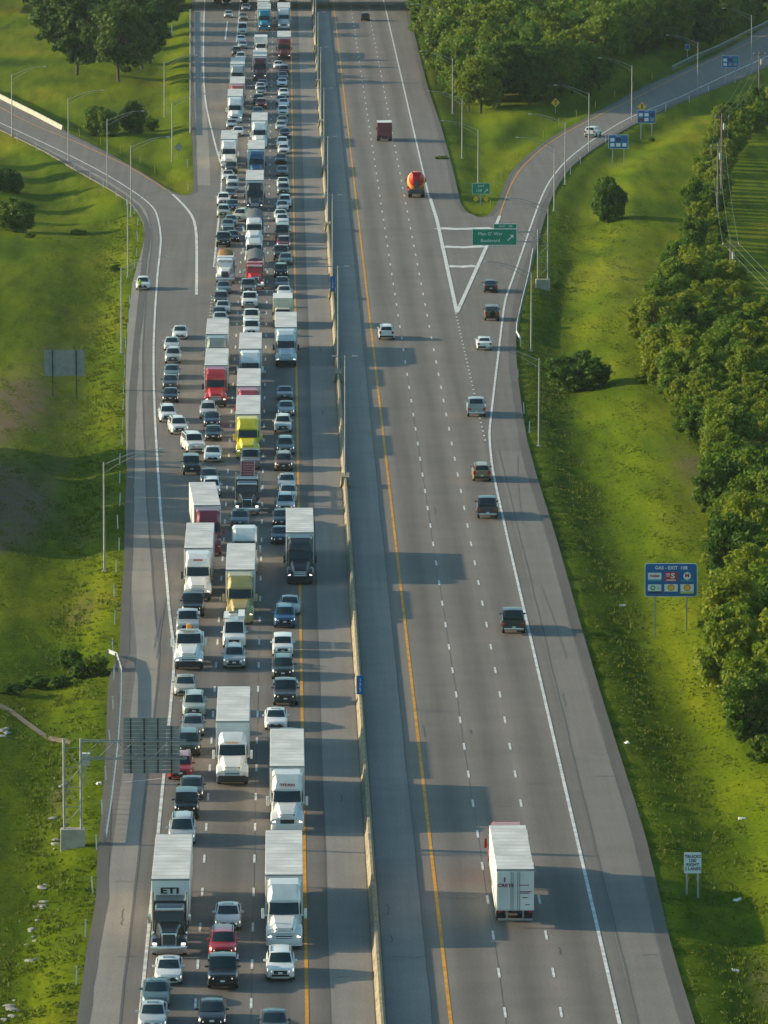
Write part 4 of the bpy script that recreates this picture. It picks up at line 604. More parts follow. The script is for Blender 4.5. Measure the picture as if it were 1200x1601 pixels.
def trailer_parts(y0, ln=16.15, w=1.3, z0=1.18, z1=4.1, skirt=True):
    y1 = y0 + ln; P = []; S = []
    body = MB().box(-w, w, y0, y1, z0, z1 - .03, .03).build('trailer', 'trailer_white', 30)
    S.append(('roof_panel', MB().box(-w + .02, w - .02, y0 + .03, y1 - .03, z1 - .035, z1 - .005).build('roof_panel', 'trailer_roof', 0), (0, 0, 0)))
    nr = int(ln / 1.2)
    rb = MB()
    for k in range(1, nr): rb.box(-w + .03, w - .03, y0 + k * ln / nr - .035, y0 + k * ln / nr + .035, z1 - .006, z1 + .004)
    S.append(('roof_seams', rb.build('roof_seams', 'roof_seam', 0), (0, 0, 0)))
    S += [('roof_bow', None, (0, 0, 0))] if False else []
    S.append(('corner_rail', MB().box(-w - .012, w + .012, y0 - .012, y0 + .09, z1 - .12, z1 + .004).build('corner_rail', 'galv', 0), (0, 0, 0)))
    S.append(('corner_rail', MB().box(-w - .012, w + .012, y1 - .10, y1 + .010, z1 - .14, z1 + .004).build('corner_rail', 'galv', 0), (0, 0, 0)))
    for s in (-1, 1):
        S.append(('rear_door', MB().box(min(s * .02, s * (w - .06)), max(s * .02, s * (w - .06)), y1 - .005, y1 + .025, z0 + .1, z1 - .2, .01).build('rear_door', 'trailer_white', 0), (0, 0, 0)))
        for q in (.16, .30): S.append(('lock_rod', MB().tube([(s * q, y1 + .05, z0 + .05), (s * q, y1 + .05, z1 - .18)], .022, 6).build('lock_rod', 'galv', 30), (0, 0, 0)))
        S.append(('bottom_rail', MB().box(min(s * w, s * (w + .015)), max(s * w, s * (w + .015)), y0 + .05, y1 - .05, z0 - .01, z0 + .22).build('bottom_rail', 'galv', 0), (0, 0, 0)))
    P.append(('trailer', body, (0, 0, 0), S))
    for s in (-1, 1):
        if skirt: P.append(('side_skirt', MB().box(min(s * (w - .08), s * (w - .04)), max(s * (w - .08), s * (w - .04)), y0 + 4.2, y1 - 4.4, .45, z0 - .012).build('side_skirt', 'trailer_white', 0), (0, 0, 0), []))
        P.append(('taillight', MB().box(min(s * .9, s * 1.2), max(s * .9, s * 1.2), y1 - .02, y1 + .03, z0 - .13, z0 - .02).build('taillight', 'tail_red', 0), (0, 0, 0), []))
        for a in (2.6, 3.85): P.append(('trailer_wheel', WH['dual'][0], (s * .96, y1 - a, .5), [('rim', WH['dual'][1], (0, 0, 0))]))
        P.append(('landing_leg', MB().box(min(s * .8, s * .92), max(s * .8, s * .92), y0 + 2.6, y0 + 2.75, .35, z0).build('landing_leg', 'galv', 0), (0, 0, 0), []))
        P.append(('mud_flap', MB().box(min(s * .65, s * 1.25), max(s * .65, s * 1.25), y1 - 1.9, y1 - 1.87, .2, z0 - .02).build('mud_flap', 'black_plastic', 0), (0, 0, 0), []))
    bg = MB().box(-1.2, 1.2, y1 - .1, y1, .48, .6)
    for s in (-1, 1): bg.box(s * .55 - .05, s * .55 + .05, y1 - .1, y1, .6, z0)
    P.append(('underride_guard', bg.build('underride_guard', 'galv', 0), (0, 0, 0), []))
    P.append(('bogie', MB().box(-.6, .6, y1 - 4.6, y1 - 1.4, .7, z0).build('bogie', 'dark_metal', 0), (0, 0, 0), []))
    return P
def add_wheels(P, ys, dual_from=1):
    for i, a in enumerate(ys):
        k = 'dual' if i >= dual_from else 'truck'
        for s in (-1, 1): P.append(('wheel', WH[k][0], (s * (.93 if k == 'dual' else 1.04), a, .5), [('rim', WH[k][1], (0, 0, 0))]))
_proto = {}
def proto(typ, style, lit):
    k = (typ, style, lit)
    if k in _proto: return _proto[k]
    add = lambda n, mb, m, sub=[], sm=0: P.append((n, mb.build(n, m, sm), (0, 0, 0), sub))
    if typ in SPEC: P = car_parts(typ, lit)
    elif typ in ('semi', 'semi_day'): P = tractor_parts(style or 'casc', lit) + trailer_parts(5.75 if style != 'day' else 5.75)
    elif typ == 'classic': P = tractor_parts('classic', lit) + trailer_parts(6.75)
    elif typ == 'bobtail': P = tractor_parts('casc', lit)
    elif typ == 'flat':
        P = tractor_parts('classic', lit); add('flatbed', MB().box(-1.28, 1.28, 6.6, 20.4, 1.15, 1.4), 'dark_metal')
        add('headboard', MB().box(-1.28, 1.28, 6.55, 6.66, 1.4, 2.9), 'galv')
        for s in (-1, 1): add('ladder_rail', MB().box(s * .68 - .06, s * .68 + .06, 7.0, 20.2, 2.62, 2.78), 'ladder_maroon')
        for k2 in range(11): add('ladder_rung', MB().box(-.62, .62, 7.3 + k2 * 1.25, 7.75 + k2 * 1.25, 2.63, 2.74), 'ladder_maroon')
        for yy in (8, 14, 19.5): add('cradle', MB().box(-.5, .5, yy, yy + .3, 1.4, 2.62), 'dark_metal')
        add_wheels(P, (17.6, 18.9), 0)
    elif typ == 'tarp':
        P = tractor_parts('day', lit); hs = [(-1.25, 1.3), (-1.25, 2.9), (-.8, 3.3), (0, 3.45), (.8, 3.3), (1.25, 2.9), (1.25, 1.3)]
        add('dump_body', MB().loft([[(x, y, z) for x, z in hs] for y in (6.2, 19.4)]), 'tarp', [('header_board', MB().box(-1.28, 1.28, 6.1, 6.2, 1.5, 3.2).build('header_board', 'dark_metal', 0), (0, 0, 0))], 40); add_wheels(P, (16.6, 17.9), 0)
    elif typ == 'tarpclassic':
        P = tractor_parts('classic', lit); hs = [(-1.25, 1.3), (-1.25, 2.7), (-.85, 3.25), (0, 3.5), (.85, 3.25), (1.25, 2.7), (1.25, 1.3)]
        add('dump_body', MB().loft([[(x, y, z) for x, z in hs] for y in (6.7, 19.7)]), 'tarp', [('header_board', MB().box(-1.28, 1.28, 6.6, 6.7, 1.5, 2.95).build('header_board', 'galv', 0), (0, 0, 0))], 40); add_wheels(P, (16.9, 18.2), 0)
    elif typ == 'dumpclassic':
        P = tractor_parts('classic', lit); add('dump_bed', MB().box(-1.24, 1.24, 5.9, 9.3, 1.15, 2.6), 'truck_paint')
        ld = MB().loft(taper([(5.95, 1.15, .8, 2.55, 3.0), (6.8, 1.18, .9, 2.55, 3.7), (8.4, 1.18, .9, 2.55, 3.8), (9.2, 1.1, .8, 2.55, 3.1)], .2)); add('load', ld, 'brown_load', [], 40)
    elif typ == 'flatcab':
        P = tractor_parts('day', lit); add('flatbed', MB().box(-1.25, 1.25, 4.2, 9.4, 1.05, 1.25), 'galv'); fr = MB()
        for x in (-1.15, -.4, .4, 1.1): fr.box(x - .05, x + .05, 4.3, 4.4, 1.25, 3.1)
        fr.box(-1.2, 1.2, 4.3, 4.4, 3.0, 3.1)
        for x in (-1.1, 1.1): fr.box(x - .05, x + .05, 4.3, 9.2, 2.1, 2.2); fr.box(x - .05, x + .05, 9.1, 9.2, 1.25, 2.2)
        add('rack', fr, 'post_white')
    elif typ in ('box', 'smallbox'):
        ln = 8.5 if typ == 'box' else 6.9; zt = 3.55 if typ == 'box' else 3.15; P = []
        add('cab', MB().loft(taper([(.05, .95, .85, .45, 1.15), (.5, 1.02, .95, .4, 1.3), (1.15, 1.05, .98, .4, 1.45), (1.75, 1.06, .92, .4, 2.3), (2.5, 1.06, .94, .4, 2.42)], .16)), 'truck_paint', [], 30)
        add('windshield', MB().panel((-.92, 1.2, 1.5), (.92, 1.2, 1.5), (.84, 1.72, 2.24), (-.84, 1.72, 2.24), out=(0, -1, .5), th=.03), 'glass')
        add('grille', MB().box(-.55, .55, 0, .08, .7, 1.02, .02), 'black_plastic'); add('bumper', MB().box(-1.02, 1.02, -.02, .15, .38, .62, .03), 'chrome', [], 30)
        for s in (-1, 1):
            add('headlight', MB().box(min(s * .62, s * .92), max(s * .62, s * .92), .0, .16, .78, 1.0, .02), 'lamp_lit' if lit else 'lamp_glass')
            add('door_mirror', MB().box(min(s * 1.14, s * 1.32), max(s * 1.14, s * 1.32), 1.5, 1.62, 1.5, 1.95, .03), 'black_plastic', [], 30); add('side_window', MB().box(min(s * 1.0, s * 1.05), max(s * 1.0, s * 1.05), 1.75, 2.4, 1.6, 2.15), 'glass')
            add('taillight', MB().box(min(s * .9, s * 1.12), max(s * .9, s * 1.12), ln, ln + .03, .85, 1.0), 'tail_red')
        add('cargo_box', MB().box(-1.22, 1.22, 2.6, ln, .85, zt, .05), 'truck_paint', [('roof_panel', MB().box(-1.2, 1.2, 2.65, ln - .05, zt - .01, zt + .012).build('roof_panel', 'trailer_white', 0), (0, 0, 0)), ('rear_door', MB().box(-1.08, 1.08, ln - .01, ln + .025, .98, zt - .15).build('rear_door', 'truck_paint', 0), (0, 0, 0))], 30)
        add('chassis', MB().box(-.5, .5, 1, ln - .3, .55, .85), 'dark_metal'); add('rear_bumper', MB().box(-1.1, 1.1, ln - .1, ln + .05, .42, .56), 'dark_metal'); add_wheels(P, (1.05, ln - 1.9), 1)
    elif typ == 'service':
        P = tractor_parts('day', lit); P = [p for p in P if p[0] != 'roof_fairing']
        add('service_body', MB().box(-1.2, 1.2, 3.9, 7.7, .85, 2.2, .05), 'truck_paint', [('deck', MB().box(-1.1, 1.1, 4.0, 7.6, 2.19, 2.23).build('deck', 'dark_metal', 0), (0, 0, 0))], 30)
        add('light_bar', MB().box(-.85, .85, 2.9, 3.15, 3.0, 3.14, .03), 'post_white'); add('beacon', MB().box(-.25, .25, 4.3, 4.8, 2.2, 3.35, .1), 'amber', [], 30)
    elif typ == 'mixer':
        P = tractor_parts('day', lit); P = [p for p in P if p[0] != 'roof_fairing']
        pr = [(3.9, .4, 1.9), (4.5, 1.05, 2.05), (5.8, 1.36, 2.3), (7.2, 1.34, 2.6), (8.4, 1.02, 2.95), (9.1, .6, 3.2)]; n = 18
        add('drum', MB().loft([[(r * math.cos(2 * math.pi * k2 / n), y - .22 * r * math.sin(2 * math.pi * k2 / n), z + r * math.sin(2 * math.pi * k2 / n)) for k2 in range(n)] for y, r, z in pr]), 'drum_orange', [], 60)
        P[-1] = ('drum', P[-1][1], (0, 0, 0), [('stripe', MB().loft([[(r * math.cos(2 * math.pi * k2 / n), y - .22 * r * math.sin(2 * math.pi * k2 / n), z + r * math.sin(2 * math.pi * k2 / n)) for k2 in range(n)] for y, r, z in ((7.9, 1.165, 2.804), (8.4, 1.03, 2.95), (9.14, .62, 3.212))]).build('stripe', 'logo_red', 60), (0, 0, 0))])
        add('hopper', MB().hexa([(-.4, 8.9, 3.3), (.4, 8.9, 3.3), (.4, 9.4, 3.3), (-.4, 9.4, 3.3), (-.75, 8.6, 3.95), (.75, 8.6, 3.95), (.75, 9.6, 3.95), (-.75, 9.6, 3.95)]), 'letter_red'); add('chute', MB().hexa([(-.3, 9.3, 1.5), (.3, 9.3, 1.5), (.3, 9.55, 1.5), (-.3, 9.55, 1.5), (-.3, 9.0, 2.7), (.3, 9.0, 2.7), (.3, 9.3, 2.7), (-.3, 9.3, 2.7)]), 'dark_metal')
        add('rear_frame', MB().box(-1.1, 1.1, 8.6, 9.5, .7, 1.4), 'dark_metal'); add('pedestal', MB().box(-.6, .6, 3.7, 4.3, .95, 2.2), 'dark_metal')
        for s in (-1, 1): add('rear_fender', MB().box(min(s * .6, s * 1.24), max(s * .6, s * 1.24), 5.3, 8.4, 1.05, 1.15), 'letter_red')
    _proto[k] = P; return P
KIND = dict(sedan='sedan', coupe='coupe', suv='suv', bigsuv='large suv', hatch='hatchback', boxy='boxy wagon', jeep='boxy off-roader', minivan='minivan', pickup='pickup truck', van='van', semi='semi truck', semi_day='semi truck', classic='semi truck', dumpclassic='dump truck', flat='flatbed semi truck', bobtail='tractor unit', box='box truck', service='service truck', flatcab='flatbed truck', tarp='tarped semi truck', tarpclassic='tarped semi truck', mixer='concrete mixer', smallbox='box truck')
ONAME = dict(sedan='sedan_car', coupe='coupe_car', suv='suv_car', bigsuv='suv_car', hatch='hatchback_car', boxy='wagon_car', jeep='off_road_car', minivan='minivan', pickup='pickup_truck', van='van', semi='semi_truck', semi_day='semi_truck', classic='semi_truck', dumpclassic='dump_truck', flat='flatbed_truck', bobtail='tractor_unit', box='box_truck', service='service_truck', flatcab='flatbed_truck', tarp='tarped_truck', tarpclassic='tarped_truck', mixer='concrete_mixer_truck', smallbox='box_truck')
CAT = dict(pickup='pickup', minivan='minivan', van='van'); TRUCKS_T = set(KIND) - set(SPEC)
BULK = dict(front_white='the frontmost white semi truck beside the yellow line')
LAND = dict(front_white='front white semi', titan='white semi lettered TITAN', black_volvo='black semi crossing the yellow line', pale='pale blue semi', rv='cream box truck', far_red='far red semi', far_white='farthest white semi', day='white semi with open roof gap', gold='gold semi', bobtail='white tractor unit', flatbed='black flatbed truck', yellow='yellow semi', rose='rose-red semi',
            white2h='white semi behind the rose-red one', red_dump='red tarped truck', flatcab='white flatbed truck', tarp='white tarped truck', black2f='black middle-lane semi', blue2e='blue semi', white2d='white semi behind the blue one', maroon2c='far maroon semi', boxtruck='white box truck', turq='turquoise semi', cream2='cream semi', eti='black semi lettered ETI', service='white service truck',
            emblem='white semi with red emblem', merging='merging maroon semi', red3f='bright red semi', grey3e='pewter-grey semi', dump='white dump truck', white3d='white semi ahead of two cars', white3c='white semi ahead of the coral-red one', coral='coral-red semi', silver3a='silver semi')
SEMI_LABEL = dict(front_white='white semi truck closest to the camera beside the yellow line', titan='white semi truck with TITAN lettered over its windshield', black_volvo='black semi truck with white trailer straddling the yellow edge line', pale='pale blue semi truck with cream trailer in the lane beside the yellow line', rv='cream box truck directly behind the pale blue semi truck',
    far_red='red semi truck far back in the lane beside the yellow line', far_white='white semi truck directly behind the far red one beside the yellow line', day='white semi truck whose low cab leaves a dark gap before its trailer', gold='gold semi truck with white trailer in the middle jammed lane', bobtail='white tractor unit without trailer directly behind the gold semi truck',
    flatbed='black flatbed semi truck carrying a maroon ladder frame, middle lane', yellow='bright yellow semi truck with white trailer in the middle lane', rose='rose-red semi truck hidden to its roof behind the yellow one', white2h='white semi truck directly behind the rose-red one in the middle lane', red_dump='red semi truck pulling a dark tarped dump trailer', flatcab='white flatbed truck with open rack behind the red tarped truck',
    tarp='white tractor pulling a dark tarped trailer behind the white flatbed truck', black2f='black semi truck with white trailer in the middle lane, upper half', blue2e='blue semi truck directly behind the black middle-lane semi', white2d='white semi truck directly behind the blue one in the middle lane', maroon2c='maroon semi truck far back in the middle lane', boxtruck='white box truck directly behind the far maroon semi', turq='turquoise semi truck near the top of the middle lane', cream2='cream trailer truck cut by the top edge, middle lane',
    eti='black long-nosed semi truck with ETI lettered on its trailer front', service='white service truck with amber beacon beside the left edge line', emblem='white semi truck with a small red emblem above its windshield', merging='maroon semi truck slanting in from the ramp with lit trailer side', red3f='bright red semi truck with white trailer in the left jammed lane', grey3e='pewter-grey semi truck directly behind the bright red one',
    dump='white long-nosed dump truck carrying a brown load', white3d='white semi truck in the left lane with two small cars right behind it', white3c='white semi truck directly ahead of the coral-red one', coral='coral-red semi truck far back in the left lane', silver3a='silver semi truck directly behind the coral-red one', crete='red truck with a white trailer lettered CRETE driving away on the right carriageway')
SPECIAL = {('S', 'hatch'): 'white hatchback stopped on the left ramp shoulder beside a standing person', ('X', 'suv'): 'white suv driving up the curved exit ramp on the right', ('A', 'mixer'): 'red and yellow concrete mixer truck driving away on the right carriageway', ('A', 'smallbox'): 'maroon box truck with white roof driving away on the right carriageway'}
ORD = ['first', 'second', 'third', 'fourth', 'fifth', 'sixth', 'seventh', 'eighth', 'ninth', 'tenth', 'eleventh', 'twelfth', 'thirteenth', 'fourteenth', 'fifteenth', 'sixteenth', 'seventeenth', 'eighteenth', 'nineteenth', 'twentieth', 'twenty-first', 'twenty-second', 'twenty-third', 'twenty-fourth', 'twenty-fifth', 'twenty-sixth', 'twenty-seventh', 'twenty-eighth', 'twenty-ninth', 'thirtieth']
LANE = {'1': 'beside the yellow line', '2': 'in the middle lane', '3': 'in the left lane', 'R': 'on the merging ramp', 'F': 'on the far merging ramp', 'A': 'driving away on the right carriageway'}
GRP = {'1': 'vehicles jammed in the lane beside the yellow line', '2': 'vehicles jammed in the middle lane', '3': 'vehicles jammed in the left lane', 'R': 'vehicles queuing on the merging ramp', 'F': 'vehicles on the far merging ramp', 'A': 'vehicles driving away on the right carriageway'}
def veh_labels():
    out = []; last = {}; seen = {}
    for i, (lane, X, Y, rot, typ, col, ex) in enumerate(VEH):
        w = WORD[col] + ' ' + KIND[typ]
        if 'lm' in ex: lab = SEMI_LABEL[ex['lm']]; last[lane] = [LAND.get(ex['lm']), 0]
        elif (lane, typ) in SPECIAL: lab = SPECIAL[(lane, typ)]
        elif lane in last and last[lane][0]:
            last[lane][1] += 1; k = last[lane][1]
            lab = f"{w} {LANE[lane]}, " + (f"{ORD[k-1]} behind the {last[lane][0]}" if k > 1 else f"directly behind the {last[lane][0]}")
        elif lane in '123':
            k = sum(1 for v in VEH[:i] if v[0] == lane) + 1; lab = f"{w} {LANE[lane]}, {ORD[k-1]} vehicle from the bottom edge"
        else:
            same = [v for v in VEH if v[0] == lane and v[4] == typ and v[5] == col and 'lm' not in v[6]]; k = same.index(VEH[i])
            lab = f"{w} {LANE[lane]}" + ('' if len(same) == 1 else f", {ORD[k]} such car from the bottom")
        out.append(lab)
    return out
labels = veh_labels()
FAR_DROP = {'licence_plate', 'rear_plate', 'lower_intake', 'landing_leg', 'mud_flap', 'sunroof', 'roof_rail', 'marker_lights', 'bogie'}
LENS = dict(semi=21.9, mixer=9.6, smallbox=6.9); LENS.update({k: v[0] for k, v in SPEC.items()})
for (lane, X, Y, rot, typ, col, ex), lab in zip(VEH, labels):
    away = lane in 'AX'; far = Y > 1010
    r = math.radians(rot) + (math.pi if away else 0)
    if away: X, Y = X + math.sin(r) * LENS[typ], Y - math.cos(r) * LENS[typ]     # measured at the rear bumper
    root = empty(ONAME[typ], (X, Y, .01), r); tag(root, lab, CAT.get(typ, 'truck' if typ in TRUCKS_T else 'car'), GRP.get(lane))
    c = CLR[col]; k = 1 + random.uniform(-.10, .08); c = tuple(min(.8, q * k) for q in c)
    for n, me, loc, subs in proto(typ, ex.get('style'), 'lit' in ex):
        if far and n in FAR_DROP: continue
        o = obj(n, me, root, loc, color=c)
        if far and n in ('wheel', 'trailer_wheel', 'grille'): continue
        for sn, sm_, sl in subs: obj(sn, sm_, o, sl, color=c)
    if 'text' in ex:
        if ex['text'] == 'TITAN': obj('lettering', text_mesh('TITAN', .30, 'letter_dkred', 1.3, .01), root, (0, 2.64, 3.24)).rotation_euler = (math.radians(-42), 0, 0)
        if ex['text'] == 'ETI': obj('lettering', text_mesh('ETI', .56, 'letter_black', 1.75, .02), root, (-.05, 6.72, 3.27))
        if ex['text'] == 'CRETE':
            y1 = 5.75 + 16.15 + .035
            for s_, z_, b_, m_, x_ in (('CRETE', .33, .008, 'letter_dkred', -.66), ('I', .42, .02, 'letter_dkred', -.74)):
                o = obj('lettering', text_mesh(s_, z_, m_, 1.2, b_), root, (-x_, y1, 2.95 if s_ == 'CRETE' else 3.35), math.pi)
            for zz, ww, sz in ((2.95, 'Carrier Corp', .16), (2.5, 'How is my driving', .13), (1.6, '53', .22)):
                pass
            for zz, x0, x1_ in ((2.98, .25, .95), (2.52, .3, 1.12), (2.42, .3, 1.0), (2.1, .5, .85), (1.6, .7, 1.0)): obj('door_decal', MB().box(-x1_, -x0, y1 - .008, y1 + .006, zz - .03, zz + .03).build('door_decal', 'letter_dkred', 0), root)
    if 'emblem' in ex: obj('emblem', MB().hexa([(-.42, 2.62, 3.28), (.42, 2.62, 3.28), (.42, 2.9, 3.28), (-.42, 2.9, 3.28), (-.42, 2.68, 3.50), (.42, 2.68, 3.50), (.42, 2.9, 3.50), (-.42, 2.9, 3.50)]).build('emblem', 'logo_red', 0), root)
    if 'load' in ex:
        ld = obj('cargo_bag', MB().loft(taper([(0, .3, .25, 0, .5), (.5, .5, .4, 0, .9), (1.1, .35, .3, 0, .55)], .2)).build('cargo_bag', 'logo_red', 50), None, (X + .15, Y + 4.4, .92)); tag(ld, 'red bag lying in the bed of a white pickup in the middle lane', 'bag')
    if 'rack' in ex:
        mb = MB()
        for yy in (1.9, 3.4, 4.9): mb.box(-.95, .95, yy, yy + .06, 2.34, 2.40); mb.box(-.95, -.9, yy, yy + .06, 2.15, 2.36); mb.box(.9, .95, yy, yy + .06, 2.15, 2.36)
        mb.box(-.9, -.5, 1.7, 5.3, 2.40, 2.52); mb.box(.35, .9, 1.7, 5.3, 2.40, 2.66); obj('ladder_rack', mb.build('ladder_rack', 'post_white', 0), root)
# ======================= STREET FURNITURE ==================================
def lamp_post(name, x, y, side, label, group, hgt=9.6, arm=5.2, rise=1.5):
    t = tag(empty(name, (x, y, th(x, y) - .05)), label, 'lamp post', group); s = side
    obj('pole', MB().tube([(0, 0, 0), (0, 0, hgt * .5), (0, 0, hgt)], [.105, .085, .065], 10).build('pole', 'galv', 40), t)
    obj('base_plate', MB().box(-.22, .22, -.22, .22, -.1, .16, .03).build('base_plate', 'concrete', 0), t)
    pts = [(s * arm * u, 0, hgt - .25 + rise * math.sin(u * math.pi / 2)) for u in (0, .25, .5, .75, 1)]; low = [(s * arm * u, 0, hgt - 1.05 + (rise + .62) * math.sin(u * math.pi / 2)) for u in (0, .25, .5, .75)]
    a = obj('arm', MB().tube(pts, [.045, .042, .038, .034, .03], 8).tube(low, [.03, .028, .026, .024], 8).build('arm', 'galv', 40), t)
    obj('lamp_head', MB().loft(taper([(-.16, .28, .2, 0, .14), (.16, .28, .2, 0, .14)], .05)).build('lamp_head', 'steel', 40), t, (s * (arm + .2), 0, hgt + rise - .34))
for i, (x, y) in enumerate(LAMP_R): lamp_post('lamp_post', x, y, -1, f'{ORD[i]} grey lamp post from the bottom along the right shoulder and exit ramp', 'lamp posts along the exit ramp')
for i, (x, y) in enumerate(LAMP_IN): lamp_post('lamp_post', x, y, -1, f'{ORD[i]} grey lamp post from the top beside the wood left of the exit ramp', 'lamp posts in front of the wood')
for i, (x, y) in enumerate(LAMP_L): lamp_post('lamp_post', x, y, 1, f'{ORD[i]} grey lamp post from the bottom along the left merging ramp', 'lamp posts along the merging ramp', 10.4)
for i, (x, y) in enumerate(LAMP_TL): lamp_post('lamp_post', x, y, 1, f'{ORD[i]} grey lamp post from the bottom on the grass left of the far carriageway', 'lamp posts at the far left verge')
mp = MB().tube([(0, 0, 0), (0, 0, 6), (0, 0, 12.3)], [.10, .085, .06], 10).build('pole', 'galv', 40); ma = MB().tube([(-.9, 0, 12.2), (0, 0, 12.05), (.9, 0, 12.2)], .035, 8).build('arm', 'galv', 40); mh = MB().box(-.3, .3, -.14, .14, -.06, .06, .03).build('lamp_head', 'steel', 30)
for i, y in enumerate(poles_y):
    t = tag(empty('median_lamp_post', (BX, y, 1.15)), f'{ORD[i]} tall lamp post from the bottom standing on the median barrier', 'lamp post', 'lamp posts on the median barrier'); obj('pole', mp, t); obj('arm', ma, t)
    for s in (-1, 1): obj('lamp_head', mh, t, (s * 1.05, 0, 12.22))
pw = MB().box(-.05, .05, -.025, .025, -.2, 1.25).build('marker_post', 'post_white', 0); py_ = MB().box(-.05, .05, -.025, .025, -.2, 1.2).build('marker_post', 'post_yellow', 0); rfl = MB().box(-.04, .04, -.03, .03, 1.02, 1.14).build('reflector', 'lamp_glass', 0)
def nth(k):
    if k < 30: return ORD[k]
    return ['thirty-', 'forty-'][(k + 1) // 10 - 3] + ORD[(k + 1) % 10 - 1] if (k + 1) % 10 else ['thirtieth', 'fortieth'][(k + 1) // 10 - 3]
def posts(pts, me, label, group):
    for k, (x, y) in enumerate(sorted(pts, key=lambda p: -p[1])):
        o = tag(obj('marker_post', me, None, (x, y, th(x, y))), nth(k) + ' ' + label, 'marker post', group); o.rotation_euler = (random.uniform(-.06, .06), random.uniform(-.07, .07), 0); obj('reflector', rfl, o)
posts(POST_W, pw, 'thin white marker post from the top, row along the left shoulder', 'white marker posts on the left')
posts(POST_WR[:12], pw, 'thin white marker post from the top, outer edge of the right exit ramp', 'white marker posts on the right'); posts(POST_WR[12:], pw, 'thin white marker post from the top at the tip of the left grass island', 'white marker posts on the grass island')
posts(POST_Y[:12], py_, 'thin yellow marker post from the top, inner edge of the right exit ramp', 'yellow marker posts on the right'); posts(POST_Y[12:], py_, 'thin yellow marker post from the top, inner edge of the left merging ramp', 'yellow marker posts on the left')
def guardrail(name, pts, label, side=1, rm='rail_steel'):
    d = dens(pts, 1.9); t = tag(empty(name, (*pts[0], 0)), label, 'guardrail'); x0, y0 = pts[0]
    zz = [max(th(x, y), -.15) if pave_dist(np.array([x]), np.array([y]))[0] > 0 else 0. for x, y in d]
    A = off(d, 0.); prof_ = [(.0, .42), (.05, .48), (0, .55), (0, .60), (.05, .67), (0, .74), (-.03, .74), (-.03, .42)]; N_ = off(d, 1.) - A
    rings = [[(p[0] + n[0] * u * side - x0, p[1] + n[1] * u * side - y0, z + w) for u, w in prof_] for p, n, z in zip(A, N_, zz)]
    obj('rail_beam', MB().loft(rings).build('rail_beam', rm, 30), t); pm = MB().box(-.07, .07, -.05, .05, -.4, .72).build('rail_post', 'galv', 0)
    for p, n, z in zip(A, N_, zz): obj('rail_post', pm, t, (p[0] - n[0] * side * .13 - x0, p[1] - n[1] * side * .13 - y0, z))
guardrail('guardrail', RAIL_L, 'curved steel guardrail beside the left shoulder near the grey sign gantry'); guardrail('guardrail', RAIL_R, 'steel guardrail beside the exit ramp in front of the green sign gantry', -1)
guardrail('guardrail', RAIL_T, 'steel guardrail along the top right end of the exit ramp', 1, 'galv'); guardrail('guardrail', RAIL_TL, 'straight steel guardrail at the far left shoulder')
t = tag(empty('concrete_wall', (*WALL_L[0], 0)), 'pale low concrete wall along the left merging ramp at the picture edge', 'wall'); d = dens(WALL_L, 6.)
for a, b in zip(d, d[1:]):
    v = Vector((b[0] - a[0], b[1] - a[1], 0)); o = obj('wall_segment', MB().loft([[(x, y, z) for x, z in [(-.3, 0), (-.3, .1), (-.15, .35), (-.1, .85), (.1, .85), (.15, .35), (.3, .1), (.3, 0)]] for y in (.02, v.length - .02)]).build('wall_segment', 'concrete', 30), t, (a[0] - WALL_L[0][0], a[1] - WALL_L[0][1], -.1)); o.rotation_euler = (0, 0, math.atan2(-v.x, v.y))
# ---- signs ------------------------------------------------------------------
def slab(w, h, th_=.03): return MB().box(-w / 2, w / 2, -th_ / 2, th_ / 2, 0, h)
def rrect(w, h, r, y0, y1):
    pts = []
    for cx, cz, a0 in ((w / 2 - r, h - r, 0), (-w / 2 + r, h - r, 90), (-w / 2 + r, r, 180), (w / 2 - r, r, 270)):
        pts += [(cx + r * math.cos(math.radians(a0 + a)), cz + r * math.sin(math.radians(a0 + a))) for a in (0, 30, 60, 90)]
    return MB().loft([[(x, y, z) for x, z in pts] for y in (y0, y1)])
def disc(r, y0, y1, cx=0, cz=0, n=20, sq=1.): return MB().loft([[(cx + r * math.cos(2 * math.pi * k / n), y, cz + r * sq * math.sin(2 * math.pi * k / n)) for k in range(n)] for y in (y0, y1)])
def sign_board(t, w, h, z, m, x=0, r=.12, y=0):
    b = obj('panel', rrect(w, h, r, -.02, .02).build('panel', 'sign_white', 0), t, (x, y, z)); obj('face', rrect(w - .10, h - .10, r * .8, -.03, -.021).build('face', m, 0), b, (0, 0, .05)); return b
def posts2(t, xs, top, z0=-.6, m='steel'):
    for x in xs: obj('post', MB().box(x - .07, x + .07, .04, .16, z0, top).build('post', m, 0), t)
def arrow(sz):   # up-right arrow
    c = sz / 2; mb = MB(); a = .09 * sz
    def bar(x0, z0, x1, z1, w):
        dx, dz = x1 - x0, z1 - z0; l = math.hypot(dx, dz); nx_, nz_ = -dz / l * w, dx / l * w
        mb.loft([[(x0 + nx_, y, z0 + nz_), (x0 - nx_, y, z0 - nz_), (x1 - nx_, y, z1 - nz_), (x1 + nx_, y, z1 + nz_)] for y in (-.012, 0)])
    bar(-c, -c, c * .7, c * .7, a); mb.loft([[(c, y, c), (c, y, -c * .35), (c * .45, y, c * .45), (-c * .35, y, c)] for y in (-.014, 0)]); return mb.build('arrow', 'sign_white', 0)
gx_, gy_ = GAS; t = tag(empty('gas_sign', (gx_, gy_, th(gx_, gy_)), math.radians(-2)), 'large blue sign headed GAS - EXIT 108 with six fuel logos', 'road sign'); posts2(t, (-1.4, 1.4), 6.4)
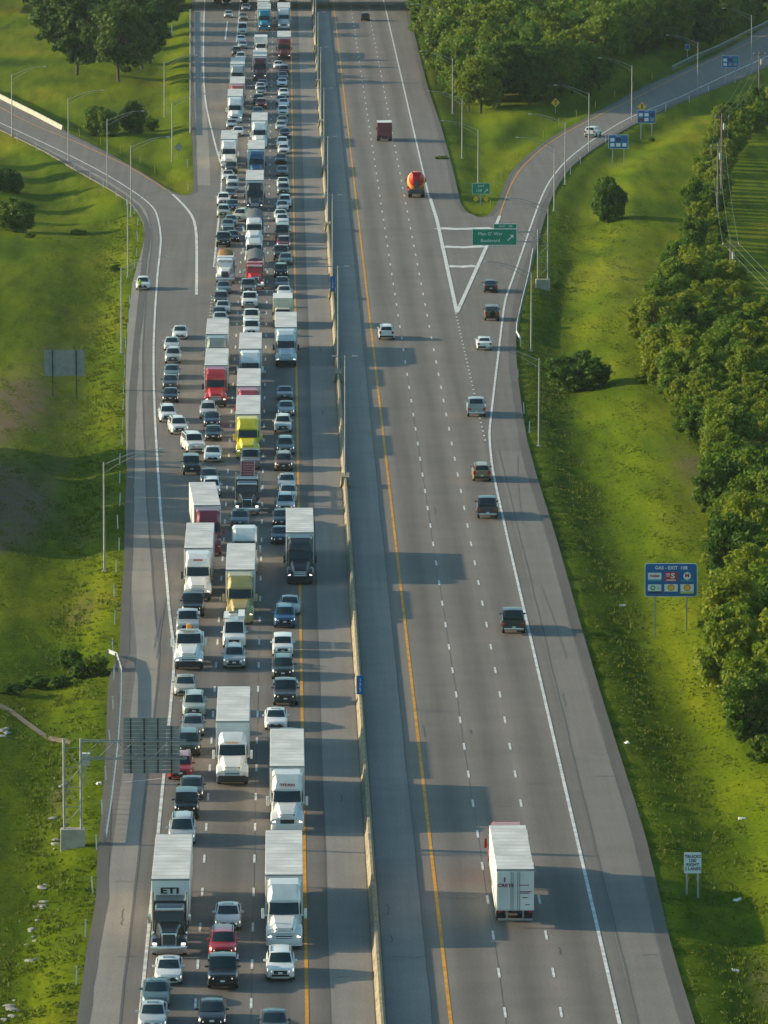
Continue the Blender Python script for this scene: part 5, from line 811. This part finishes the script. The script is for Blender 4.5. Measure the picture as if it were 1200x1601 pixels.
b = sign_board(t, 4.65, 3.0, 3.45, 'sign_blue', r=.25); obj('lettering', text_mesh('GAS - EXIT  108', .42, 'sign_white', 1, .01), b, (0, -.034, 2.58))
def plate(b, x, z, m, w=1.18, h=.78): return obj('logo_plate', MB().box(-w / 2, w / 2, -.045, -.03, -h / 2, h / 2).build('logo_plate', m, 0), b, (x, 0, z))
p = plate(b, -1.45, 1.85, 'sign_white', 1.18, .6); obj('lettering', text_mesh('meijer', .34, 'letter_red', 1, .01), p, (0, -.05, .03)); obj('logo_strip', MB().box(-.59, .59, -.05, -.03, -.48, -.32).build('logo_strip', 'logo_teal', 0), p)
p = plate(b, 0, 1.8, 'logo_red', 1.1, .84); obj('lettering', text_mesh('S', .66, 'sign_white', 1.3, .02), p, (.15, -.05, .06)); obj('logo_strip', MB().box(-.4, .4, -.055, -.03, -.36, -.27).build('logo_strip', 'sign_white', 0), p)
for k in range(3): obj('logo_stripe', MB().box(-.46, -.12, -.055, -.03, .02 + k * .11, .07 + k * .11).build('logo_stripe', 'sign_white', 0), p)
p = plate(b, 1.42, 1.8, 'sign_blue', 1.18, .84); obj('logo_disc', disc(.36, -.056, -.04, 0, .07, 8).build('logo_disc', 'sign_white', 0), p); obj('lettering', text_mesh('M', .42, 'letter_red', 1.2, .02), p, (0, -.066, .10)); obj('logo_strip', MB().box(-.59, .59, -.05, -.03, -.42, -.30).build('logo_strip', 'logo_teal', 0), p)
p = plate(b, -1.45, .80, 'sign_white', 1.18, .6); obj('logo_flower', disc(.23, -.056, -.04, -.16, 0, 16).build('logo_flower', 'logo_green', 0), p); obj('logo_heart', disc(.11, -.062, -.05, -.16, 0, 12).build('logo_heart', 'sign_white', 0), p); obj('lettering', text_mesh('bp', .26, 'logo_green', 1), p, (.33, -.05, 0)); obj('logo_strip', MB().box(-.59, .59, -.05, -.03, -.5, -.31).build('logo_strip', 'logo_navy', 0), p)
for x_, m_ in ((0, 'sign_blue'), (1.42, 'logo_lime')):
    p = plate(b, x_, .80, 'sign_white', 1.18, .66); obj('logo_shell', disc(.31, -.056, -.04, 0, .02, 14, .95).build('logo_shell', 'logo_red', 0), p); obj('logo_shell_inner', disc(.25, -.064, -.05, 0, .02, 14, .95).build('logo_shell_inner', 'logo_yellow', 0), p); obj('logo_strip', MB().box(-.59, .59, -.05, -.03, -.5, -.36).build('logo_strip', m_, 0), p)
x_, y_ = TRUCKS; t = tag(empty('lane_rule_sign', (x_, y_, th(x_, y_))), 'white sign reading TRUCKS USE RIGHT 2 LANES on the right verge', 'road sign'); posts2(t, (-.4, .4), 3.1); b = sign_board(t, 1.22, 1.5, 1.62, 'sign_white', r=.06); obj('lettering', text_mesh('TRUCKS\nUSE\nRIGHT\n2 LANES', .31, 'letter_black', 1, .006), b, (0, -.034, .77))
x_, y_ = GORESIGN; t = tag(empty('exit_sign', (x_, y_, th(x_, y_))), 'small green EXIT 108 sign on the grass point between highway and ramp', 'road sign'); obj('post', MB().box(-.09, .09, .04, .2, -.3, 3.4).build('post', 'steel', 0), t)
b = sign_board(t, 2.65, 1.65, 1.72, 'sign_green', .05); obj('lettering', text_mesh('EXIT', .5, 'sign_white', 1), b, (0, -.034, 1.18)); obj('lettering', text_mesh('108', .62, 'sign_white', 1), b, (-.35, -.034, .5)); obj('arrow', arrow(.55), b, (.75, -.032, .5))
for s in (-.72, .82): obj('hazard_marker', MB().loft([[(s, y, .55), (s + .42, y, .97), (s, y, 1.39), (s - .42, y, .97)] for y in (-.03, .0)]).build('hazard_marker', 'sign_yellow', 0), t)
def gantry(name, x, y, label, side, posts_h, z_arm, arm_to, panel, sep=1.3):
    t = tag(empty(name, (x, y, th(x, y) - .05)), label, 'sign gantry'); obj('plinth', MB().box(-sep / 2 - .28, sep / 2 + .28, -.5, .5, -.8, 1.35, .05).build('plinth', 'concrete', 0), t)
    for s in (-sep / 2, sep / 2): obj('column', MB().tube([(s, 0, 1.3), (s, 0, posts_h)], .095, 12).build('column', 'galv', 40), t)
    for k in range(4):
        z0 = 1.5 + k * (posts_h - 2.2) / 4; z1 = z0 + (posts_h - 2.2) / 4; a = (-sep / 2, sep / 2) if k % 2 == 0 else (sep / 2, -sep / 2); obj('brace', MB().tube([(a[0], 0, z0), (a[1], 0, z1)], .032, 6).tube([(-sep / 2, 0, z1), (sep / 2, 0, z1)], .032, 6).build('brace', 'galv', 40), t)
    x0 = side * -sep / 2
    for z in (z_arm, z_arm + 1.3):
        for yy in (-.35, .35): obj('chord', MB().tube([(x0, yy, z), (arm_to, yy, z)], .042, 8).build('chord', 'galv', 40), t)
    n = 6
    for k in range(n):
        a, c = x0 + (arm_to - x0) * k / n, x0 + (arm_to - x0) * (k + 1) / n; za, zb = (z_arm, z_arm + 1.3) if k % 2 == 0 else (z_arm + 1.3, z_arm)
        obj('truss_web', MB().tube([(a, -.35, za), (c, -.35, zb)], .026, 6).tube([(a, .35, zb), (c, .35, za)], .026, 6).tube([(c, -.35, zb), (c, .35, zb)], .026, 6).build('truss_web', 'galv', 40), t)
    return t
cx_, cy_ = CANT_R; t = gantry('sign_gantry', cx_, cy_, 'green overhead sign reading Man O\' War Boulevard on a steel gantry', 1, 7.9, 6.25, -8.3, None)
pxc = -6.35; b = obj('panel', MB().box(-2.92, 2.92, -.52, -.44, 0, 2.15).build('panel', 'sign_white', 0), t, (pxc, 0, 5.85)); obj('face', MB().box(-2.86, 2.86, -.53, -.521, .06, 2.09).build('face', 'sign_green', 0), b)
obj('lettering', text_mesh("Man O' War", .62, 'sign_white', 1), b, (-.55, -.55, 1.5)); obj('lettering', text_mesh('Boulevard', .62, 'sign_white', 1), b, (-.55, -.55, .62)); obj('arrow', arrow(.75), b, (2.1, -.545, 1.0))
b = obj('exit_tab', MB().box(-1.52, 1.52, -.52, -.44, 0, .66).build('exit_tab', 'sign_white', 0), t, (pxc + 1.38, 0, 8.02)); obj('face', MB().box(-1.47, 1.47, -.53, -.521, .05, .61).build('face', 'sign_green', 0), b); obj('lettering', text_mesh('EXIT  108', .42, 'sign_white', 1), b, (.1, -.55, .33))
cx_, cy_ = CANT_L; t = gantry('sign_gantry', cx_, cy_, 'steel gantry on the left verge holding a grey sign seen from behind', -1, 8.1, 6.6, 8.4, None, 1.25)
for x0, w_, z0, h_ in ((3.75, 3.2, 5.35, 4.2), (6.96, .95, 5.35, 3.6)):
    for k in range(int(h_ / .3)): obj('back_slat', MB().box(x0, x0 + w_, -.62 + .16, -.58 + .16, z0 + k * .3 + .01, z0 + k * .3 + .29).build('back_slat', 'sign_back', 0), t, (0, 1.0, 0))
for x0 in (4.3, 5.3, 6.3, 7.3): obj('stiffener', MB().box(x0 - .06, x0 + .06, -.44, -.36, 5.4, 9.5 if x0 < 7 else 8.9).build('stiffener', 'dark_metal', 0), t, (0, .88, 0))
x_, y_ = SIGNBACK; t = tag(empty('sign_from_behind', (x_, y_, th(x_, y_))), 'grey back of a large sign on two posts in the left grass', 'road sign'); posts2(t, (-1.35, 1.35), 5.5, -.6, 'dark_metal')
for k in range(10): obj('back_slat', MB().box(-2.3, 2.3, .17, .21, 2.5 + k * .3, 2.79 + k * .3).build('back_slat', 'sign_back', 0), t)
x_, y_ = CABINET; t = tag(empty('control_cabinet', (x_, y_, th(x_, y_))), 'small grey control cabinet on a post behind the left guardrail', 'cabinet'); obj('post', MB().box(-.06, .06, -.06, .06, -.3, 1.6).build('post', 'steel', 0), t); obj('box', MB().box(-.3, .3, -.2, .2, 1.55, 2.5, .03).build('box', 'steel', 0), t); obj('lid', MB().box(-.33, .33, -.23, .23, 2.5, 2.56).build('lid', 'post_white', 0), t)
def diamond(name, x, y, label, m, sym=True, sz=.78, zb=1.7):
    t = tag(empty(name, (x, y, th(x, y))), label, 'road sign'); obj('post', MB().box(-.05, .05, .03, .11, -.3, zb + sz * 2).build('post', 'steel', 0), t)
    b = obj('panel', MB().loft([[(0, y2, zb), (sz, y2, zb + sz), (0, y2, zb + 2 * sz), (-sz, y2, zb + sz)] for y2 in (-.02, .02)]).build('panel', m, 0), t)
    if sym:
        obj('signal_symbol', MB().box(-.16, .16, -.03, -.021, zb + sz - .42, zb + sz + .42).build('signal_symbol', 'letter_black', 0), b)
        for z2, m2 in ((.27, 'logo_red'), (0, 'logo_yellow'), (-.27, 'logo_green')): obj('signal_dot', disc(.1, -.036, -.029, 0, zb + sz + z2, 10).build('signal_dot', m2, 0), b)
diamond('warning_sign', *DIAM1, 'yellow diamond signal sign on the grass left of the exit ramp', 'sign_yellow', zb=1.0); diamond('warning_sign', *DIAM2, 'yellow diamond signal sign above a blue sign right of the exit ramp', 'sign_yellow', zb=1.7); diamond('warning_sign', *DIAM_B, 'grey diamond sign seen from behind on the left grass island', 'sign_back', False, .72, .9)
def bluesign(x, y, label, logos, w=3.1, h=2.2, zb=2.75, head='FOOD'):
    t = tag(empty('services_sign', (x, y, th(x, y))), label, 'road sign', 'blue services signs along the exit ramp'); posts2(t, (-.9, .9), zb + h - .2); b = sign_board(t, w, h, zb, 'sign_blue', r=.08); obj('lettering', text_mesh(head, .24, 'sign_white', 1), b, (0, -.034, h - .25))
    for k, m_ in enumerate(logos): obj('logo_plate', MB().box(-.33, .33, -.045, -.03, -.27, .27).build('logo_plate', m_, 0), b, (-.95 + .95 * (k % 3), 0, h - .78 - .8 * (k // 3)))
bluesign(*BLUE1, 'nearest of three blue services signs right of the exit ramp', ('sign_white', 'logo_navy', 'sign_blue', 'sign_white', 'sign_white', 'sign_white')); bluesign(*BLUE2, 'blue services sign in front of the yellow diamond sign', ('sign_white', 'sign_white', 'logo_navy', 'letter_dkred', 'sign_white', 'sign_back')); bluesign(*BLUE3, 'farthest blue services sign near the top right corner', ('sign_white', 'logo_navy', 'logo_green', 'sign_white', 'sign_back', 'sign_back'), head='GAS')
x_, y_ = SMALLBLUE; t = tag(empty('small_blue_sign', (x_, y_, th(x_, y_))), 'small blue square sign at the wood edge behind the ramp guardrail', 'road sign'); posts2(t, (0,), 2.4); sign_board(t, .95, .95, 1.5, 'sign_blue', r=.05)
for (yy, h_, lb) in ((534.8, 1.55, 'blue mile marker standing on the median barrier in the lower half'), (839.0, 1.9, 'blue mile marker on the median barrier in the upper half')):
    t = tag(empty('mile_marker', (BX, yy, 1.12)), lb, 'road sign'); obj('post', MB().box(-.03, .03, .03, .07, 0, h_ + .2).build('post', 'steel', 0), t); b = obj('panel', MB().box(-.31, .31, -.02, .02, .12, .12 + h_).build('panel', 'sign_blue', 0), t)
    obj('lettering', text_mesh('I\n7\n5' if h_ < 1.6 else '1\n0\n8', .42, 'sign_white', 1), b, (0, -.03, .12 + h_ / 2))
# ---- wooden power poles with cables -------------------------------------------
UP = [UP4, UP3, UP2, UP1]; HT = (9.2, 14.5, 12.5, 8.2); tops = []
for i, ((x, y), h_) in enumerate(zip(UP, HT)):
    t = tag(empty('utility_pole', (x, y, th(x, y) - .2)), ['wooden utility pole with crossarm at the top right corner', 'tall wooden utility pole rising behind the hedgerow trees', 'wooden utility pole leaning close to the next one in the hedgerow', 'wooden utility pole at the dark field edge, cables bending right'][i], 'utility pole')
    obj('pole', MB().tube([(0, 0, 0), (0, 0, h_)], [.17, .11], 10).build('pole', 'wood_pole', 40), t); obj('crossarm', MB().box(-1.1, 1.1, -.07, .07, h_ - .7, h_ - .55).build('crossarm', 'wood_pole', 0), t)
    obj('transformer', MB().tube([(.32, -.1, h_ - 2.4), (.32, -.1, h_ - 1.5)], .2, 10).build('transformer', 'steel', 40), t)
    for s in (-1, 0, 1): obj('insulator', MB().tube([(s, 0, h_ - .55), (s, 0, h_ - .35)], .05, 6).build('insulator', 'post_white', 40), t)
    tops.append((x, y, th(x, y) - .2 + h_ - .4))
tops.append((66.5, 690., 6.5))
for k, (a, b) in enumerate(zip(tops, tops[1:])):
    for s in (-1, 0, 1):
        P_ = [(a[0] + s + (b[0] - a[0]) * u, a[1] + (b[1] - a[1]) * u, a[2] + (b[2] - a[2]) * u - 4 * 1.3 * u * (1 - u)) for u in np.linspace(0, 1, 14)]
        o = obj('power_cable', MB().tube(P_, .016, 5).build('power_cable', 'wire', 60)); tag(o, ['cable sagging from the top right utility pole towards the hedgerow', 'cable strung between the two close hedgerow utility poles', 'cable running down to the utility pole at the dark field', 'cable bending right past the dark field to the picture edge'][k] + ', ' + ['left', 'middle', 'right'][s + 1] + ' strand', 'cable', 'power cables %d' % k)
# ---- person beside the stopped car ---------------------------------------------
def person(x, y):
    t = tag(empty('person', (x, y, .01), math.radians(18)), 'person in a high-visibility top and dark trousers standing before the stopped white car', 'person')
    V = [(0, 0, .96), (0, .01, 1.15), (0, .02, 1.38), (0, 0, 1.50), (0, -.02, 1.60), (0, -.02, 1.70)]; r = [(.15, .11), (.145, .105), (.17, .10), (.06, .06), (.085, .10), (.07, .085)]
    E = [(0, 1), (1, 2), (2, 3), (3, 4), (4, 5)]
    def chain(root, pts):
        a = root
        for p, q in pts: V.append(p); r.append(q); E.append((a, len(V) - 1)); a = len(V) - 1
        return a
    for s in (-1, 1):
        h = chain(2, [((s * .19, .02, 1.40), (.06, .06)), ((s * .26, .05, 1.12), (.046, .046)), ((s * .22, -.12, .92), (.036, .036)), ((s * .20, -.17, .87), (.036, .022))])
        for k, l in enumerate((.055, .075, .08, .07, .05)): chain(h, [((s * .20 + (k - 2) * .017, -.18 - l * .5, .845), (.010, .010)), ((s * .20 + (k - 2) * .019, -.18 - l * .8, .845 - l * .6), (.008, .008))])
        chain(0, [((s * .10, 0, .88), (.095, .095)), ((s * .11, -.02, .50), (.065, .065)), ((s * .12, .02, .10), (.045, .045)), ((s * .13, -.13, .05), (.045, .035))])
    me = bpy.data.meshes.new('body'); me.from_pydata(V, E, []); o = obj('body', me, t); md = o.modifiers.new('skin', 'SKIN'); me.skin_vertices[0].data[0].use_root = True
    for d, q in zip(me.skin_vertices[0].data, r): d.radius = q
    sb = o.modifiers.new('sub', 'SUBSURF'); sb.levels = 1; sb.render_levels = 1
    bpy.context.view_layer.update(); m2 = bpy.data.meshes.new_from_object(o.evaluated_get(bpy.context.evaluated_depsgraph_get())); o.modifiers.clear(); o.data = m2
    for m_ in ('skin', 'hivis', 'trousers', 'rubber'): m2.materials.append(M[m_])
    for f in m2.polygons:
        c = f.center; f.material_index = 3 if c.z < .09 else 2 if c.z < .97 and not (abs(c.x) > .17 and c.y < -.03) else 1 if c.z < 1.47 and c.z > .97 else 0
    m2.shade_smooth()
    obj('hair', MB().loft([[(q * .085 * math.cos(a), .0 + q * .10 * math.sin(a), z) for a in np.linspace(0, 2 * math.pi, 12, endpoint=False)] for z, q in ((1.66, 1.05), (1.72, 1.0), (1.765, .7), (1.785, .2))]).build('hair', 'hair', 60), t)
    for s in (-1, 1): obj('ear', MB().box(s * .088 - .012, s * .088 + .012, -.03, .01, 1.61, 1.67, .008).build('ear', 'skin', 30), t); obj('eye', MB().box(s * .032 - .014, s * .032 + .014, -.128, -.11, 1.645, 1.66).build('eye', 'letter_black', 0), t)
    obj('nose', MB().hexa([(-.015, -.125, 1.60), (.015, -.125, 1.60), (.01, -.10, 1.60), (-.01, -.10, 1.60), (-.008, -.115, 1.645), (.008, -.115, 1.645), (.008, -.10, 1.645), (-.008, -.10, 1.645)]).build('nose', 'skin', 0), t); obj('mouth', MB().box(-.025, .025, -.122, -.10, 1.575, 1.583).build('mouth', 'letter_dkred', 0), t)
person(*PERSON)
# ======================= PLANTS, ROCKS ======================================
def leaf_cloud(n_cl, per, size, rad, cen, seed, flat=.0, hollow=.5, crad=.17):
    g = np.random.default_rng(seed); d = g.normal(size=(n_cl, 3)); d /= np.linalg.norm(d, axis=1)[:, None]; rr = hollow + (1 - hollow) * g.random(n_cl)**.6
    wob = .96 + .20 * np.sin(d[:, 0] * 3.1 + seed) * np.cos(d[:, 1] * 2.7 + seed * 1.7) + .07 * g.normal(size=n_cl)
    C = d * rr[:, None] * wob[:, None] * np.array(rad); C[:, 2] = np.where(C[:, 2] < 0, C[:, 2] * (1 - flat), C[:, 2])
    cr_ = crad * max(rad) * (.42 + 1.05 * g.random(n_cl)); ld = g.normal(size=(n_cl, per, 3)); ld /= np.linalg.norm(ld, axis=2)[..., None]
    lr = g.random((n_cl, per))**.45; p = C[:, None, :] + ld * (lr * cr_[:, None])[..., None] * np.array((1, 1, .8)); p = p.reshape(-1, 3) + np.array(cen)
    nrm = ld.reshape(-1, 3) * .8 + g.normal(size=(n_cl * per, 3)) * .6 + np.array((0, 0, .35)); nrm /= np.linalg.norm(nrm, axis=1)[:, None]
    a = np.cross(nrm, g.normal(size=nrm.shape)); a /= np.linalg.norm(a, axis=1)[:, None]; b = np.cross(nrm, a); s = size * (.6 + .8 * g.random(len(p)))[:, None]
    V = np.stack([p - a * s * .5, p + b * s * .32, p + a * s * .6, p - b * s * .32], 1).reshape(-1, 3); return V, np.arange(len(V)).reshape(-1, 4), C + np.array(cen)
def tree_proto(h, rad, zc, m, seed, n_cl=80, per=85, size=.42, trunk_r=.02, hollow=.45, crad=.17, flat=.2):
    V, F, C = leaf_cloud(n_cl, per, size, rad, (0, 0, zc), seed, flat, hollow, crad); cr_m = raw_mesh('crown', V, F, m)
    mb = MB(); r = trunk_r * h; mb.tube([(0, 0, -.4), (.02 * h, 0, zc * .5), (0, .02 * h, zc), (.02 * h, 0, zc + rad[2] * .6)], [r, r * .75, r * .5, r * .15], 8)
    for c in C[::6]: mb.tube([(0, 0, zc * .55), tuple(np.array((0, 0, zc * .75)) * .4 + c * .5), tuple(c)], [r * .42, r * .25, r * .08], 5)
    return cr_m, mb.build('trunk', 'bark', 40)
HED = [tree_proto(7, (2.9, 2.9, 3.2), 3.3, 'leaf_hedge', 11 + k, 95, 115, .35, crad=.21) for k in range(4)] + [tree_proto(7, (2.4, 2.4, 3.6), 3.7, 'leaf_hedge', 31 + k, 90, 115, .35, crad=.21) for k in range(2)]
WOO = [tree_proto(12, (4.5, 4.5, 5.4), 6.0, 'leaf_wood', 51 + k, 115, 110, .52, crad=.19) for k in range(5)]
BIG = [tree_proto(15, (6.2, 6.2, 6.6), 8.6, 'leaf_dark', 71 + k, 170, 85, .66, .022, crad=.15, flat=.0) for k in range(3)]
SHR = [tree_proto(2, (1., 1., 1.), .95, 'leaf_shrub', 91 + k, 46, 70, .22, .03, crad=.26, flat=.1) for k in range(3)]
SHB = [tree_proto(4, (2.9, 2.9, 2.3), 2.1, 'leaf_shrub', 97 + k, 130, 100, .34, .02, crad=.22, flat=.05) for k in range(2)]
def plant(name, pr, x, y, sc, label, cat, group=None, lean=0.):
    t = tag(empty(name, (x, y, th(x, y) - .08), random.uniform(0, 6.28)), label, cat, group); t.scale = sc; obj('trunk', pr[1], t); obj('crown', pr[0], t); return t
def inside(P, x, y):
    c = False
    for (ax, ay), (bx, by) in zip(P, P[1:] + P[:1]):
        if (ay > y) != (by > y) and x < (bx - ax) * (y - ay) / (by - ay) + ax: c = not c
    return c
def scatter(P, gap, seed, tries=9000, most=290, edge=None):
    g = random.Random(seed); xs = [p[0] for p in P]; ys = [p[1] for p in P]; out = []
    for _ in range(tries):
        x, y = g.uniform(min(xs), max(xs)), g.uniform(min(ys), max(ys))
        if inside(P, x, y) and all((x - a)**2 + ((y - b) * .62)**2 > gap * gap for a, b in out): out.append((x, y))
    out.sort(key=lambda p: p[1]); return out[:most]
for k, (x, y) in enumerate(scatter(HEDGE, 2.75, 3, most=300)):
    s = random.uniform(.62, 1.08) * (1.08 if y < 640 else .9 if y < 850 else .72); plant('hedgerow_tree', HED[random.randrange(6)], x, y, (s * random.uniform(.85, 1.1), s * random.uniform(.85, 1.1), s * random.uniform(.8, 1.15)), 'leafy green tree in the dense hedgerow belt along the right edge', 'tree', 'trees of the right hedgerow')
for k, (x, y) in enumerate(scatter(WOOD, 4.3, 5, most=240)):
    s = random.uniform(.7, 1.1); plant('woodland_tree', WOO[random.randrange(5)], x, y, (s, s, s * random.uniform(.85, 1.15)), 'leafy tree in the dense wood between highway and exit ramp', 'tree', 'trees of the wood')
bl_ = ['large dark tree with visible trunk nearest the left ramp, top left', 'large dark tree with bare trunk left of the nearest one', 'large dark tree at the left side of the top left group', 'large dark tree at the right side of the top left group', 'dark tree at the upper left of the top left group', 'dark tree at the far right of the top left group', 'dark tree behind the middle of the top left group', 'dark tree at the back left of the top left group', 'dark tree beside the far guardrail at the top left']
for k, ((x, y, h_), l_) in enumerate(zip(BIGTREES, bl_)): plant('shade_tree', BIG[k % 3], x, y, (h_ / 15,) * 3, l_, 'tree', 'large trees at the top left')
for k, (x, y, s) in enumerate([(-46, 634, 1.0), (-49, 642, 1.15), (-45, 652, 1.05), (-50, 661, 1.2), (-45, 670, 1.1), (-50, 680, 1.2), (-46, 690, 1.0), (-56, 650, 1.3), (-57, 672, 1.35), (-58, 700, 1.2), (-63, 985, .8), (-70, 1005, .95), (-62, 1025, .85), (-72, 1045, 1.0), (-66, 965, .8)]):
    plant('verge_tree', WOO[k % 5], x, y, (s, s, s), 'tall tree just left of the picture, shading the left grass' if y < 800 else 'tree just left of the picture, shading the grass beside the merging ramp', 'tree', 'trees shading the left verge' if y < 800 else 'trees shading the merging ramp')
sl_ = ['round bush beside the merging ramp, larger of the pair', 'upright bush right of the large round ramp bush', 'low bush at the right end of the ramp bushes', 'big dark bush at the left picture edge above the mound', 'dark bush at the left picture edge below the merging ramp', 'small dark bush on the crest left of the merging ramp', 'tiny bush on the crest near the left edge', 'bush in the ditch left of the guardrail end', 'dark bush touching the left guardrail end', 'low bush beside the dirt track', 'low weedy bush in the left ditch', 'low bush at the left picture edge by the dirt track', 'small bush between the ditch bushes', 'wide dark bush alone on the right bank', 'round dark tree alone on the slope right of the exit ramp', 'small bush at the foot of the green sign gantry', 'small dark bush left of the merging ramp edge', 'low bush at the hedgerow foot beside the wide dark bush', 'bush at the near end of the hedgerow', 'low weeds on the grass beside the right highway shoulder', 'small round bush under a blue services sign']
for k, ((x, y, w_, h_), l_) in enumerate(zip(SHRUBS, sl_)): plant('bush', SHR[k % 3] if w_ < 5 else SHB[k % 2], x, y, (w_ / 2.3, w_ / 2.3, h_ / 2.05) if w_ < 5 else (w_ / 6.2, w_ / 6.2, h_ / 4.5), l_, 'bush')
# rocks and litter
def rock(seed):
    bm = bmesh.new(); bmesh.ops.create_icosphere(bm, subdivisions=2, radius=.5); g = random.Random(seed); ph = [g.uniform(0, 6) for _ in range(3)]
    for v in bm.verts: v.co *= 1 + .25 * math.sin(v.co.x * 6 + ph[0]) * math.cos(v.co.y * 5 + ph[1]); v.co.z *= .45
    return MB().bm(bm).build('limestone_rock', 'rock', 30)
RK = [rock(k) for k in range(4)]
for k, (x, y) in enumerate(ROCKS):
    for q in range(3): 
        xx, yy = x + random.uniform(-.35, .35), y + random.uniform(-2, 2); o = obj('limestone_rock', RK[(k + q) % 4], None, (xx, yy, th(xx, yy) + .03), random.uniform(0, 6)); s = random.uniform(.25, .65); o.scale = (s, s * 1.5, s); tag(o, 'pale limestone rock lying in the left ditch', 'rock', 'rocks in the left ditch')
lt = MB().hexa([(-.3, -.2, 0), (.3, -.25, 0), (.25, .2, .0), (-.25, .25, 0), (-.2, -.1, .12), (.3, -.15, .2), (.2, .15, .1), (-.25, .15, .16)]).build('litter', 'post_white', 0)
for k, (x, y) in enumerate(LITTER): tag(obj('litter', lt, None, (x, y, th(x, y) + .02), k), ['white litter on the bright right bank', 'white litter at the end of the truck shadow', 'white scrap in the grass below the gas sign', 'small white scrap on the lower right verge', 'white scrap left of the gas sign posts', 'white board lying behind the left guardrail'][k], 'litter')
# grass: tufts standing on the ground sheet --------------------------------------
def tufts(n, seed):
    g = np.random.default_rng(seed); y = 395 + 560 * g.random(n)**1.25; x = np.where(g.random(n) < .5, g.uniform(-34, -13, n), g.uniform(26.5, 52, n)); d = pave_dist(x, y); k = d > .35; x, y, d = x[k], y[k], d[k]
    cl = np.sin(x * .8 + np.sin(y * .11) * 2) * np.sin(y * .19 + x * .3) + .5 * np.sin(x * 2.1 + y * .4); k = (cl > -.2) | (g.random(len(x)) < .3); x, y, d = x[k], y[k], d[k]; z = terrain_h(x, y)
    tall = .04 + .09 * np.clip(cl[k], 0, 1) + .15 * np.exp(-((d - 4.4) / 2.0)**2); V = []; n = len(x)
    for q in range(4):
        a = g.random(n) * 6.28; h_ = tall * (.6 + .8 * g.random(n)); w_ = .05 + .07 * g.random(n); le = .6 * h_ * g.random(n); ox, oy = g.normal(size=n) * .13, g.normal(size=n) * .13
        bx, by = x + ox, y + oy; V.append(np.stack([np.stack([bx - np.cos(a) * w_, by - np.sin(a) * w_, z - .03], 1), np.stack([bx + np.cos(a) * w_, by + np.sin(a) * w_, z - .03], 1), np.stack([bx + le * np.sin(a), by - le * np.cos(a), z + h_], 1)], 1))
    V = np.concatenate(V).reshape(-1, 3); return raw_mesh('grass', V, np.arange(len(V)).reshape(-1, 3), 'grass_blade')
o = obj('grass', tufts(85000, 4)); o['kind'] = 'stuff'; o['label'] = 'rough green grass growing on the verges'; o['category'] = 'grass'

# thin summer haze over the whole valley ------------------------------------------
hz = bpy.data.materials.new('haze'); hz.use_nodes = True; hn = hz.node_tree; hn.nodes.remove(hn.nodes['Principled BSDF']); pv = hn.nodes.new('ShaderNodeVolumePrincipled')
pv.inputs['Color'].default_value = (.80, .92, .95, 1); pv.inputs['Density'].default_value = 2.3e-5; pv.inputs['Anisotropy'].default_value = .2; hn.links.new(pv.outputs[0], hn.nodes['Material Output'].inputs['Volume'])
M['haze'] = hz; o = obj('haze', MB().box(-9500, 9500, -6500, 15500, -4.5, 97).build('haze', 'haze', 0)); o['kind'] = 'stuff'
